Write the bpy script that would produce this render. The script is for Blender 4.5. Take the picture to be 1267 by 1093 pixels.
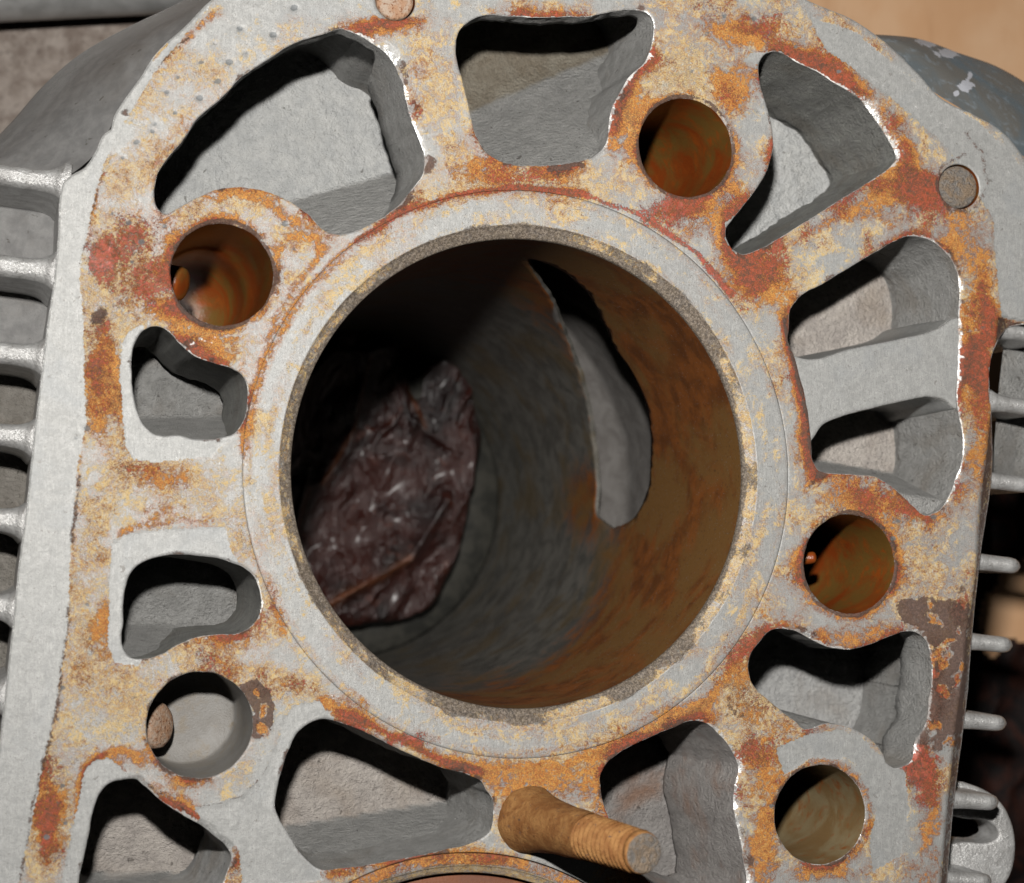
import bpy, bmesh, math, random
import numpy as np
from mathutils import Matrix, Vector
from mathutils.geometry import delaunay_2d_cdt
from mathutils.kdtree import KDTree

random.seed(7); rng = np.random.default_rng(7)
scene = bpy.context.scene
for o in list(bpy.data.objects): bpy.data.objects.remove(o)
MM = 0.001                       # everything below is in millimetres; meshes are scaled to metres

# ------------------------------------------------------------------ camera
W0, H0 = 1267.0, 1093.0
CX, CY = W0/2, H0/2
F = 2400.0                       # focal length in photo pixels
NX, NY = -60.0, 680.0            # vanishing point of the deck normal
nc = -np.array([(NX-CX)/F, (NY-CY)/F, 1.0]); nc /= np.linalg.norm(nc)
Xc = np.array([1.0, 0, 0]) - nc[0]*nc; Xc /= np.linalg.norm(Xc)
Yc = np.cross(nc, Xc)
MC = np.stack([Xc, Yc, nc])      # camera coords (x right, y down, z forward) -> world
def ray(px, py): return np.stack([(np.asarray(px, float)-CX)/F, (np.asarray(py, float)-CY)/F, np.ones_like(np.asarray(px, float))], -1)
_t = np.linspace(0, 2*np.pi, 64, endpoint=False)
_d = ray(641+277*np.cos(_t), 586+295*np.sin(_t)); _q = _d/(_d@(-nc))[:, None]
_u = np.stack([_q@Xc, _q@Yc], 1); _c = _u.mean(0); _r = np.linalg.norm(_u-_c, axis=1).mean()
DP = 42.0/_r                     # camera height above the deck plane (mm): bore radius is 42 mm
P0 = DP*(_c[0]*Xc + _c[1]*Yc - nc)
CAM = MC@(-P0)
def P(px, py, z=0.0):
    d = ray(px, py); z = np.asarray(z, float)
    t = (DP - z)/(d@(-nc))
    return (d*t[..., None] if np.ndim(t) else d*t) @ MC.T + CAM
def proj(p):
    q = (np.asarray(p, float)-CAM)@MC
    return q[..., 0]/q[..., 2]*F+CX, q[..., 1]/q[..., 2]*F+CY

cam_d = bpy.data.cameras.new('camera'); cam = bpy.data.objects.new('camera', cam_d)
scene.collection.objects.link(cam); scene.camera = cam
cam_d.sensor_fit = 'HORIZONTAL'; cam_d.sensor_width = 36.0; cam_d.lens = 36.0*F/W0
cam_d.clip_start = 0.02; cam_d.clip_end = 20
R = np.stack([MC@np.array([1, 0, 0]), MC@np.array([0, -1, 0]), MC@np.array([0, 0, -1])], 1)
m = Matrix.Identity(4)
for i in range(3):
    for j in range(3): m[i][j] = R[i, j]
    m[i][3] = CAM[i]*MM
cam.matrix_world = m
cam_d.dof.use_dof = True; cam_d.dof.focus_distance = DP*1.06*MM; cam_d.dof.aperture_fstop = 24

# ------------------------------------------------------------------ light: the camera's own flash in a dim room
wd = bpy.data.worlds.new('World'); scene.world = wd; wd.use_nodes = True
bg = wd.node_tree.nodes['Background']; bg.inputs[0].default_value = (1, .95, .9, 1); bg.inputs[1].default_value = 0.008
fl_d = bpy.data.lights.new('camera_flash', 'AREA'); fl = bpy.data.objects.new('camera_flash', fl_d)
scene.collection.objects.link(fl); fl_d.shape = 'RECTANGLE'; fl_d.size = .016; fl_d.size_y = .010
fl_d.energy = 2.55; fl_d.color = (1, .97, .93)
fm = m @ Matrix.Rotation(math.radians(-38), 4, 'Y'); off = R@np.array([-8.0, 66.0, 5.0])   # flash head turned a little to the right
for i in range(3): fm[i][3] += off[i]*MM
fl.matrix_world = fm
scene.view_settings.view_transform = 'Standard'; scene.view_settings.look = 'None'
scene.view_settings.exposure = 0; scene.view_settings.gamma = 1
scene.render.engine = 'CYCLES'
scene.cycles.max_bounces = 5; scene.cycles.diffuse_bounces = 0; scene.cycles.caustics_reflective = False

# ------------------------------------------------------------------ numeric noise
def _hash(ix, iy, iz, s):
    h = (ix.astype(np.int64)*374761393 + iy.astype(np.int64)*668265263 + iz.astype(np.int64)*2147483647 + s*974634777) & 0xffffffff
    h = ((h ^ (h >> 13))*1274126177) & 0xffffffff
    return ((h ^ (h >> 16)) & 0xffff)/65535.0
def vnoise(p, s=0):
    p = np.asarray(p, float); i = np.floor(p); f = p-i; f = f*f*(3-2*f); out = 0
    for dx in (0, 1):
        for dy in (0, 1):
            for dz in (0, 1):
                w = (f[:, 0] if dx else 1-f[:, 0])*(f[:, 1] if dy else 1-f[:, 1])*(f[:, 2] if dz else 1-f[:, 2])
                out = out + w*_hash(i[:, 0]+dx, i[:, 1]+dy, i[:, 2]+dz, s)
    return out
def fbm(p, sc, oct=4, s=0, rough=.55):
    a, t, o = 1.0, 0.0, 0.0
    for k in range(oct):
        o = o + a*(vnoise(p*sc, s+k)-.5); t += a; a *= rough; sc *= 2.03
    return o/t*2                  # about -1..1

# ------------------------------------------------------------------ materials
def mat(name, build):
    M = bpy.data.materials.new(name); M.use_nodes = True
    nt = M.node_tree; nt.nodes.clear()
    out = nt.nodes.new('ShaderNodeOutputMaterial'); b = nt.nodes.new('ShaderNodeBsdfPrincipled')
    nt.links.new(b.outputs[0], out.inputs[0]); build(G(nt, b)); return M
class G:
    def __init__(s, nt, b):
        s.nt, s.b = nt, b
        tc = nt.nodes.new('ShaderNodeTexCoord'); v = nt.nodes.new('ShaderNodeVectorMath'); v.operation = 'SCALE'; v.inputs[3].default_value = 1000.0
        nt.links.new(tc.outputs['Object'], v.inputs[0]); s.co = v.outputs[0]
    def link(s, a, i):
        if isinstance(a, (int, float)): i.default_value = a
        elif isinstance(a, (tuple, list)): i.default_value = tuple(a)+((1,) if len(a) == 3 and len(i.default_value) == 4 else ())
        else: s.nt.links.new(a, i)
    def noise(s, sc, det=5, rough=.6, dist=0.0, off=0.0, stretch=None):
        n = s.nt.nodes.new('ShaderNodeTexNoise'); n.inputs['Scale'].default_value = sc; n.inputs['Detail'].default_value = det
        n.inputs['Roughness'].default_value = rough; n.inputs['Distortion'].default_value = dist
        mp = s.nt.nodes.new('ShaderNodeMapping'); mp.inputs['Location'].default_value = (off, off*.7, off*1.3)
        if stretch: mp.inputs['Scale'].default_value = stretch[0]; mp.inputs['Rotation'].default_value = stretch[1]
        s.nt.links.new(s.co, mp.inputs[0]); s.nt.links.new(mp.outputs[0], n.inputs['Vector']); return n.outputs['Fac']
    def voro(s, sc, feat='F1', out='Distance', rnd=1.0):
        n = s.nt.nodes.new('ShaderNodeTexVoronoi'); n.feature = feat; n.inputs['Scale'].default_value = sc; n.inputs['Randomness'].default_value = rnd
        s.nt.links.new(s.co, n.inputs['Vector']); return n.outputs[out]
    def m(s, op, a, b=0.0, c=0.0, clamp=False):
        n = s.nt.nodes.new('ShaderNodeMath'); n.operation = op; n.use_clamp = clamp
        s.link(a, n.inputs[0]); s.link(b, n.inputs[1])
        if op in ('MULTIPLY_ADD',): s.link(c, n.inputs[2])
        return n.outputs[0]
    def ss(s, x, lo, hi):
        n = s.nt.nodes.new('ShaderNodeMapRange'); n.interpolation_type = 'SMOOTHSTEP'
        s.link(x, n.inputs[0]); n.inputs[1].default_value = lo; n.inputs[2].default_value = hi; return n.outputs[0]
    def mix(s, f, a, b, mode='MIX'):
        n = s.nt.nodes.new('ShaderNodeMix'); n.data_type = 'RGBA'; n.blend_type = mode
        s.link(f, n.inputs[0]); s.link(a, n.inputs[6]); s.link(b, n.inputs[7]); return n.outputs[2]
    def attr(s, name):
        n = s.nt.nodes.new('ShaderNodeAttribute'); n.attribute_name = name; return n.outputs['Fac']
    def bump(s, h, strength=.5, dist=.0002):
        n = s.nt.nodes.new('ShaderNodeBump'); n.inputs['Strength'].default_value = strength; n.inputs['Distance'].default_value = dist
        s.link(h, n.inputs['Height']); s.nt.links.new(n.outputs[0], s.b.inputs['Normal'])
    def set(s, col=None, rough=None, metal=None, spec=None):
        if col is not None: s.link(col, s.b.inputs['Base Color'])
        if rough is not None: s.link(rough, s.b.inputs['Roughness'])
        if metal is not None: s.link(metal, s.b.inputs['Metallic'])
        if spec is not None: s.link(spec, s.b.inputs['Specular IOR Level'])

def rusty(g, liner=False):
    """grey machined aluminium / iron under a gasket's rust film; densities come from painted stain attributes"""
    rust, red, dark, yel, clean, edge, pit = [g.attr('a_'+k) for k in ('rust', 'red', 'dark', 'yel', 'clean', 'edge', 'pit')]
    A, S, X, M = (lambda a, b: g.m('ADD', a, b)), (lambda a, b: g.m('SUBTRACT', a, b)), (lambda a, b: g.m('MULTIPLY', a, b)), (lambda a, b: g.m('MAXIMUM', a, b))
    n0 = g.noise(.09, 4, .6, .5, 3); n1 = g.noise(.30, 9, .66, .9, 11); n2 = g.noise(.60, 10, .68, 1.2, 23); n3 = g.noise(2.2, 5, .74, .8, 31)
    nf = g.noise(7.5, 3, .75, 0, 5); nm = g.noise(1.3, 4, .7, 0, 50, ((4.5, .35, 1), (0, 0, .95)))       # nm: milling / scraping marks
    n4 = g.noise(1.0, 9, .70, 1.5, 71)
    base = g.mix(g.ss(n2, .36, .66), (.305, .308, .30), (.40, .402, .392))
    base = g.mix(X(g.ss(nm, .54, .70), .55), base, (.25, .25, .245)); base = g.mix(X(g.ss(nm, .45, .30), .5), base, (.55, .55, .535))
    base = g.mix(X(g.ss(nf, .52, .72), .5), base, (.20, .20, .19)); base = g.mix(X(g.ss(n3, .58, .70), .55), base, (.62, .61, .58)); base = g.mix(X(g.ss(n3, .43, .31), .6), base, (.21, .205, .19))
    base = g.mix(X(g.ss(n0, .50, .68), .35), base, (.30, .315, .325))
    notclean = S(1.0, g.ss(A(clean, X(S(n3, .5), .5)), .35, .65))
    # cream / yellow film broken into ragged plates
    my = X(g.ss(A(A(X(n1, .8), X(n4, .55)), X(yel, .5)), .80, .95), notclean)
    creamy = g.mix(g.ss(n4, .38, .60), (.60, .53, .38), (.68, .44, .10)); creamy = g.mix(X(g.ss(n3, .50, .66), .6), creamy, (.66, .62, .52))
    col = g.mix(X(my, .68), base, creamy)
    # vein-like rust lines
    ve = M(g.ss(g.m('ABSOLUTE', S(n1, .5)), .016, .002), M(X(g.ss(g.m('ABSOLUTE', S(n2, .5)), .020, .003), .9), X(g.ss(g.m('ABSOLUTE', S(n4, .47)), .022, .004), .7)))
    vein = X(X(ve, notclean), g.ss(A(A(yel, rust), X(S(n0, .5), 1.2)), .10, .75))
    col = g.mix(X(vein, .8), col, g.mix(g.ss(n3, .4, .6), (.42, .17, .03), (.22, .08, .025)))
    # orange rust
    fr = A(A(X(n2, .85), X(n1, .5)), A(X(n4, .45), X(rust, .60)))
    mr = X(g.ss(fr, 1.18, 1.26), notclean); mo = X(X(g.ss(fr, 1.09, 1.15), g.ss(fr, 1.25, 1.17)), X(notclean, g.ss(n3, .40, .60)))
    oc = g.mix(g.ss(n3, .38, .62), (.48, .15, .018), (.66, .32, .055)); oc = g.mix(g.ss(n4, .52, .64), oc, (.36, .105, .018)); oc = g.mix(g.ss(n4, .43, .33), oc, (.68, .47, .17))
    col = g.mix(X(mr, .93), col, oc)
    col = g.mix(X(mo, .8), col, (.23, .066, .02))
    # red-brown scale
    n5 = g.noise(1.5, 8, .74, 1.6, 133); md = X(g.ss(A(A(X(n5, .85), X(n3, .32)), A(X(red, .54), X(rust, .20))), .89, .97), notclean)
    rc = g.mix(g.ss(n2, .42, .6), (.30, .050, .018), (.15, .052, .024)); rc = g.mix(g.ss(n3, .50, .58), rc, (.46, .075, .045))
    col = g.mix(X(md, .9), col, rc)
    # dark gasket remains
    mk = g.ss(A(A(X(n2, .6), X(n3, .5)), A(X(dark, .78), X(X(rust, notclean), .12))), .98, 1.10)
    kc = g.mix(g.ss(n3, .42, .62), (.075, .040, .028), (.14, .082, .062)) if not liner else g.mix(g.ss(n3, .42, .62), (.06, .05, .042), (.27, .225, .18))
    col = g.mix(X(mk, .93), col, kc)
    # black specks, bruises, punched dots
    sp = g.ss(A(nf, A(X(n2, .3), X(X(M(rust, yel), notclean), .16))), .755, .82)
    col = g.mix(X(sp, .75), col, (.055, .040, .032))
    ms = g.ss(g.noise(.75, 6, .68, .9, 90), .635, .675)
    col = g.mix(X(ms, .55), col, (.12, .105, .09))
    mp = g.ss(A(pit, X(S(n3, .5), .9)), .38, .62)
    col = g.mix(X(mp, .85), col, (.14, .15, .155))
    # bare bright metal along broken edges
    me = X(g.ss(A(edge, X(S(n2, .5), 2.0)), .42, .62), S(1.0, X(mk, .6)))
    col = g.mix(X(me, .92), col, (.86, .86, .84))
    h = A(A(X(mr, .40), X(my, .18)), A(A(X(n3, .50), X(nm, .22)), A(X(nf, .25), A(X(mk, .55), X(md, .45)))))
    g.bump(h, .75, .00016)
    covered = M(mr, M(mk, X(my, .8)))
    g.set(col, S(A(X(covered, .30), A(X(n3, .25), .34)), X(me, .16)), M(X(me, .75), X(S(1.0, covered), .22)), .45)
MAT = {}
MAT['deck'] = mat('rusty_aluminium', rusty)
MAT['liner'] = mat('rusty_iron_liner', lambda g: rusty(g, True))

def cast(c1, c2, grain=1.15, bump=.5, warm=(.33, .25, .17), warm_amt=.4, rough=.55):
    def f(g):
        n0 = g.noise(.07, 4, .6, .4, 2); n1 = g.noise(.35, 5, .6, .3, 7); n2 = g.noise(grain, 5, .68, .2, 9); n3 = g.noise(grain*4, 3, .6, 0, 1)
        col = g.mix(g.ss(n1, .32, .68), c1, c2)
        col = g.mix(g.m('MULTIPLY', g.ss(n0, .48, .72), warm_amt), col, warm)
        col = g.mix(g.attr('a_ramp'), col, g.mix(g.ss(n1, .32, .68), (.39, .387, .375), (.50, .497, .48)))
        col = g.mix(g.m('MULTIPLY', g.ss(n2, .55, .78), .4), col, tuple(x*.62 for x in c1))
        col = g.mix(g.m('MULTIPLY', g.ss(n3, .60, .78), .3), col, tuple(min(1, x*1.35) for x in c2))
        spots = g.ss(g.m('ADD', g.noise(.55, 3, .55, .6, 40), g.m('MULTIPLY', n3, .1)), .735, .76)
        col = g.mix(g.m('MULTIPLY', spots, .6), col, (.08, .07, .055))
        g.bump(g.m('ADD', g.m('MULTIPLY', n2, 1.0), g.m('MULTIPLY', n3, .30)), max(.1, min(1.0, bump+.3)), .0017)
        g.set(col, g.m('MULTIPLY_ADD', n2, .25, rough-.12), .12, .4)
    return f
MAT['cast'] = mat('cast_aluminium', cast((.45, .45, .445), (.60, .60, .585)))
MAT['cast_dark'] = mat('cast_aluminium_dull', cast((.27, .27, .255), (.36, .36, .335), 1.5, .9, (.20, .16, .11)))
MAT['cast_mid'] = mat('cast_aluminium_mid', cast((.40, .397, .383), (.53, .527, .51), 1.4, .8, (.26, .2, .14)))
MAT['cast_pink'] = mat('sandy_cast_floor', cast((.56, .51, .47), (.74, .68, .62), 1.1, .7, (.45, .36, .28), .5, .75))
MAT['cast_rust'] = mat('rust_tinted_cast', cast((.36, .335, .32), (.47, .445, .425), 1.4, .6, (.36, .17, .08), .75, .6))
MAT['cast_web'] = mat('dull_web', cast((.20, .198, .195), (.28, .276, .27), 2.0, .1, (.18, .16, .14), .4, .6))
MAT['web'] = mat('sandy_web', cast((.27, .25, .22), (.37, .345, .31), 1.1, .7, (.3, .24, .18), .5, .75))
MAT['cast_light'] = mat('cast_aluminium_pale', cast((.50, .51, .505), (.60, .605, .59), .7, .55, (.5, .49, .45), .2, .5))
MAT['cast_tan'] = mat('tan_cast_floor', cast((.30, .26, .20), (.40, .36, .29), 1.4, .7, (.2, .14, .08), .5, .7))
MAT['shell'] = mat('dark_casing', cast((.20, .198, .195), (.27, .266, .26), 2.2, -.25, (.18, .16, .14), .4, .22))
def f_fin(g):
    n1 = g.noise(.3, 5, .6, .5, 4); n2 = g.noise(2.4, 4, .65, 0, 8)
    col = g.mix(g.ss(n1, .3, .7), (.44, .435, .425), (.66, .66, .65)); col = g.mix(g.m('MULTIPLY', g.ss(n2, .55, .75), .5), col, (.12, .11, .10))
    col = g.mix(g.m('MULTIPLY', g.ss(g.noise(.9, 6, .7, .6, 21), .55, .68), .5), col, (.12, .105, .09)); g.bump(g.m('ADD', n2, g.m('MULTIPLY', g.noise(.9, 5, .65, 0, 3), 1.0)), .45, .0006); g.set(col, g.m('MULTIPLY_ADD', n2, .3, .20), .45, .5)
MAT['fin'] = mat('fin_aluminium', f_fin)
def f_hole(c1, c2, c3, rough):
    def f(g):
        n0 = g.noise(.10, 4, .6, .6, 12); n1 = g.noise(.33, 5, .6, .4, 6); n2 = g.noise(2.4, 4, .7, 0, 3)
        col = g.mix(g.ss(n0, .38, .62), c1, c2); col = g.mix(g.ss(n1, .52, .7), col, c3)
        col = g.mix(g.m('MULTIPLY', g.ss(n2, .58, .75), .5), col, tuple(x*.4 for x in c1))
        g.bump(n2, .35, .0003); g.set(col, rough, 0.0, .5)
    return f
MAT['hole_rust'] = mat('oily_rust', f_hole((.22, .045, .008), (.16, .085, .02), (.27, .065, .01), .28))
MAT['hole_olive'] = mat('oily_olive', f_hole((.21, .13, .055), (.26, .20, .11), (.25, .09, .025), .38))
MAT['hole_grey'] = mat('drilled_grey', f_hole((.20, .185, .165), (.25, .24, .225), (.22, .19, .15), .5))
def f_bore(g):
    rust, port = g.attr('a_rust'), g.attr('a_dark')
    n0 = g.noise(.06, 5, .6, .5, 12); n1 = g.noise(.22, 6, .62, .6, 6); n2 = g.noise(1.6, 5, .7, 0, 3); n3 = g.noise(3.2, 2, .5, 0, 19)
    grey = g.mix(g.ss(n1, .35, .65), (.085, .082, .072), (.155, .148, .130)); grey = g.mix(g.m('MULTIPLY', g.ss(n0, .5, .66), .6), grey, (.125, .085, .034))
    br = g.mix(g.ss(n1, .34, .66), (.13, .045, .012), (.24, .078, .016)); br = g.mix(g.ss(n0, .45, .62), br, (.19, .095, .028)); br = g.mix(g.ss(n2, .56, .72), br, (.06, .03, .015))
    col = g.mix(g.ss(g.m('ADD', rust, g.m('MULTIPLY', g.m('SUBTRACT', n1, .5), 1.1)), .25, .75), grey, br)
    col = g.mix(g.ss(port, .4, .6), col, g.mix(g.ss(n1, .3, .7), (.19, .18, .17), (.13, .12, .112)))
    col = g.mix(g.m('MULTIPLY', g.ss(n3, .685, .73), .8), col, (.34, .33, .31))
    g.bump(n2, .12, .0002); g.set(col, g.m('MULTIPLY_ADD', n1, .3, .40), 0.0, .4)
def f_sump(g):
    n1 = g.noise(.2, 5, .6, .5, 7); g.set(g.mix(g.ss(n1, .35, .65), (.022, .022, .019), (.05, .048, .04)), .5, 0, .4)
MAT['sump'] = mat('oily_black_metal', f_sump)
MAT['bore'] = mat('oily_bore_wall', f_bore)
def f_stud(g):
    n1 = g.noise(.35, 6, .62, .6, 6); n2 = g.noise(1.6, 5, .7, 0, 3)
    col = g.mix(g.ss(n1, .35, .66), (.24, .10, .03), (.38, .19, .065)); col = g.mix(g.m('MULTIPLY', g.ss(n2, .56, .74), .7), col, (.14, .06, .03)); col = g.mix(g.ss(g.noise(.8, 4, .6, .3, 30), .63, .70), col, (.12, .07, .05))
    g.bump(n2, .7, .0005); g.set(col, .7, 0.0, .3)
MAT['stud'] = mat('rusted_steel', f_stud)
MAT['crown'] = mat('red_brown_rust', f_hole((.20, .065, .025), (.15, .055, .028), (.28, .11, .04), .6))
def f_pin(g):
    n1 = g.noise(.5, 5, .6, 1.2, 6); n2 = g.noise(2.2, 4, .7, .4, 3)
    col = g.mix(g.ss(n1, .35, .66), (.29, .27, .25), (.36, .27, .19)); col = g.mix(g.m('MULTIPLY', g.ss(n2, .55, .74), .7), col, (.09, .065, .055))
    g.bump(g.m('ADD', n1, n2), 1.0, .0010); g.set(col, .6, .15, .3)
MAT['pin'] = mat('worn_steel_pin', f_pin)
def f_copper(g):
    n1 = g.noise(.5, 5, .6, .8, 6); n2 = g.noise(1.8, 4, .7, 0, 3)
    col = g.mix(g.ss(n1, .38, .62), (.42, .25, .155), (.46, .36, .28)); col = g.mix(g.ss(n2, .52, .64), col, (.24, .10, .045))
    g.bump(n2, .7, .0006); g.set(col, .6, .0, .3)
MAT['copper'] = mat('copper_pin', f_copper)
def f_ground(g):
    n0 = g.noise(.02, 4, .6, 0, 1); n1 = g.noise(.25, 6, .7, 0, 7); n2 = g.noise(.9, 4, .75, 0, 9); v = g.voro(.33)
    col = g.mix(g.ss(n1, .35, .66), (.34, .275, .235), (.62, .54, .48)); col = g.mix(g.ss(n2, .55, .7), col, (.13, .10, .085)); col = g.mix(g.m('MULTIPLY', g.ss(v, .25, .1), .5), col, (.56, .50, .45))
    col = g.mix(g.m('MULTIPLY', g.ss(n0, .4, .7), .4), col, (.28, .2, .15))
    g.bump(g.m('ADD', n1, n2), .7, .0015); g.set(col, .85, 0, .3)
MAT['ground'] = mat('concrete', f_ground)
def f_card(g):
    n0 = g.noise(.03, 4, .6, .3, 1); n1 = g.noise(.12, 5, .6, 0, 7, ((1, .18, 1), (0, 0, .35))); n2 = g.noise(1.2, 4, .7, 0, 4)
    col = g.mix(g.ss(n0, .35, .65), (.78, .46, .25), (.86, .56, .34)); col = g.mix(g.m('MULTIPLY', g.ss(n1, .5, .7), .35), col, (.52, .27, .13)); col = g.mix(g.m('MULTIPLY', g.ss(n2, .62, .75), .35), col, (.40, .22, .12))
    g.bump(n1, .3, .0006); g.set(col, .8, 0, .3)
MAT['card'] = mat('cardboard', f_card)
def f_bag(g):
    vein = g.attr('a_edge')
    n0 = g.noise(.07, 4, .6, .5, 1); n1 = g.noise(.25, 6, .62, 1.0, 7); n2 = g.noise(.9, 4, .6, .3, 3)
    col = g.mix(g.ss(n0, .38, .62), (.009, .003, .003), (.040, .008, .005)); col = g.mix(g.ss(n1, .58, .70), col, (.085, .020, .009))
    col = g.mix(g.m('MULTIPLY', vein, .8), col, (.26, .09, .035))
    g.bump(g.m('ADD', n1, g.m('MULTIPLY', g.noise(.32, 5, .6, .6, 15, ((1.6, .5, 1), (0, 0, -.6))), 1.6)), .8, .0014); g.set(col, g.m('MULTIPLY_ADD', n2, .3, .18), 0, .8); g.b.inputs['Coat Weight'].default_value = .22; g.b.inputs['Coat Roughness'].default_value = .24
MAT['bag'] = mat('dark_red_sheet', f_bag)
def f_rag(g):
    n1 = g.noise(.12, 6, .62, 1.0, 7); n2 = g.noise(1.2, 4, .6, .3, 3)
    g.bump(g.m('ADD', n1, g.m('MULTIPLY', n2, .2)), .6, .002); g.set(g.mix(g.ss(n1, .4, .62), (.008, .006, .006), (.035, .012, .008)), .7, 0, .2)
MAT['rag'] = mat('dark_cloth', f_rag)
def f_paint(g):
    n0 = g.noise(.06, 4, .6, .6, 5); n1 = g.noise(.4, 5, .65, .4, 8); n2 = g.noise(2.0, 4, .7, 0, 2); chip = g.attr('a_edge')
    col = g.mix(g.ss(n0, .35, .62), (.15, .20, .235), (.20, .195, .18)); col = g.mix(g.m('MULTIPLY', g.ss(n1, .52, .7), .6), col, (.32, .38, .43))
    col = g.mix(g.ss(g.m('ADD', chip, g.m('MULTIPLY', g.m('SUBTRACT', n1, .5), 1.5)), .5, .6), col, (.66, .68, .74))
    g.bump(n2, .3, .0003); g.set(col, g.m('MULTIPLY_ADD', n1, .3, .25), .1, .5)
MAT['paint'] = mat('blue_grey_paint', f_paint)
def f_silver(g):
    n1 = g.noise(.15, 5, .6, .3, 5); n2 = g.noise(1.8, 4, .7, 0, 2)
    col = g.mix(g.ss(n1, .35, .65), (.5, .5, .49), (.68, .68, .67)); g.bump(n2, .3, .0003); g.set(col, .42, .3, .5)
MAT['silver'] = mat('dull_silver', f_silver)

# ------------------------------------------------------------------ object helpers
def meshobj(name, V, faces, mats, parent=None, attrs=None, smooth=True, mi=None, origin=(0, 0, 0)):
    """V in mm (world); origin = the object's own origin in mm"""
    me = bpy.data.meshes.new(name)
    V = np.asarray(V, float); org = np.array(origin, float)
    if isinstance(faces, np.ndarray):
        k = faces.shape[1]; n = len(faces)
        me.vertices.add(len(V)); me.loops.add(n*k); me.polygons.add(n)
        me.vertices.foreach_set('co', ((V-org)*MM).ravel())
        me.loops.foreach_set('vertex_index', faces.astype(np.int32).ravel())
        me.polygons.foreach_set('loop_start', np.arange(0, n*k, k, dtype=np.int32))
        me.update(calc_edges=True)
    else:
        me.from_pydata([tuple(v) for v in (V-org)*MM], [], [list(map(int, f)) for f in faces])
    me.validate(clean_customdata=False)
    me.polygons.foreach_set('use_smooth', np.full(len(me.polygons), bool(smooth)))
    for mm_ in (mats if isinstance(mats, (list, tuple)) else [mats]): me.materials.append(mm_)
    if mi is not None: me.polygons.foreach_set('material_index', np.asarray(mi, dtype=np.int32))
    if attrs:
        for k, a in attrs.items():
            at = me.attributes.new(k, 'FLOAT', 'POINT'); at.data.foreach_set('value', np.asarray(a, dtype=np.float32))
    me.update()
    o = bpy.data.objects.new(name, me); scene.collection.objects.link(o)
    put(o, parent, org)
    return o
def worldloc(o):
    p = Vector(o.location)
    while o.parent: o = o.parent; p += o.location
    return p
def put(o, parent, org):
    o.location = Vector([float(x)*MM for x in org])
    if parent is not None:
        o.parent = parent; o.location = o.location - worldloc(parent)
def tag(o, label=None, cat=None, group=None, kind=None):
    if label: o['label'] = label
    if cat: o['category'] = cat
    if group: o['group'] = group
    if kind: o['kind'] = kind
    return o
def grid_faces(nu, nv, closed_u=False, flip=False):
    """verts indexed [v*nu+u]"""
    u = np.arange(nu if closed_u else nu-1); v = np.arange(nv-1); uu, vv = np.meshgrid(u, v)
    a = vv*nu+uu; b = vv*nu+(uu+1) % nu; c = (vv+1)*nu+(uu+1) % nu; d = (vv+1)*nu+uu
    f = np.stack([a, b, c, d], -1).reshape(-1, 4)
    return f[:, ::-1] if flip else f
def spline(pts, step, closed=True):
    p = np.array(pts, float); n = len(p); out = []
    rngi = range(n) if closed else range(n-1)
    for i in rngi:
        g = lambda k: p[k % n] if closed else p[min(max(k, 0), n-1)]
        p0, p1, p2, p3 = g(i-1), g(i), g(i+1), g(i+2)
        L = np.linalg.norm(p2-p1); k = max(1, int(round(L/step)))
        t = np.arange(k)/k
        # centripetal-ish tangents limited by segment length
        d1 = np.linalg.norm(p1-p0)+1e-9; d2 = L+1e-9; d3 = np.linalg.norm(p3-p2)+1e-9
        m1 = ((p1-p0)/d1*d2+(p2-p1)/d2*d1)/(d1+d2)*d2; m2 = ((p2-p1)/d2*d3+(p3-p2)/d3*d2)/(d2+d3)*d2
        t = t[:, None]; h = (2*t**3-3*t**2+1)*p1+(t**3-2*t**2+t)*m1+(-2*t**3+3*t**2)*p2+(t**3-t**2)*m2
        out.append(h)
    if not closed: out.append(p[-1:])
    return np.concatenate(out)
def area2(p): return .5*np.sum(p[:, 0]*np.roll(p[:, 1], -1)-np.roll(p[:, 0], -1)*p[:, 1])
def normals2(p):
    """outward normals of a CCW loop"""
    t = np.roll(p, -1, 0)-np.roll(p, 1, 0); t /= np.linalg.norm(t, axis=1)[:, None]+1e-12
    return np.stack([t[:, 1], -t[:, 0]], 1)
def inside(pts, poly):
    r = np.zeros(len(pts), bool); lo, hi = poly.min(0), poly.max(0)
    idx = np.where((pts >= lo).all(1) & (pts <= hi).all(1))[0]
    if not len(idx): return r
    x, y = pts[idx, 0], pts[idx, 1]; c = np.zeros(len(idx), bool)
    q = np.roll(poly, -1, 0)
    for (x1, y1), (x2, y2) in zip(poly, q):
        if y1 == y2: continue
        k = (y1 > y) != (y2 > y)
        c ^= k & (x < (x2-x1)*(y-y1)/(y2-y1)+x1)
    r[idx] = c; return r
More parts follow.
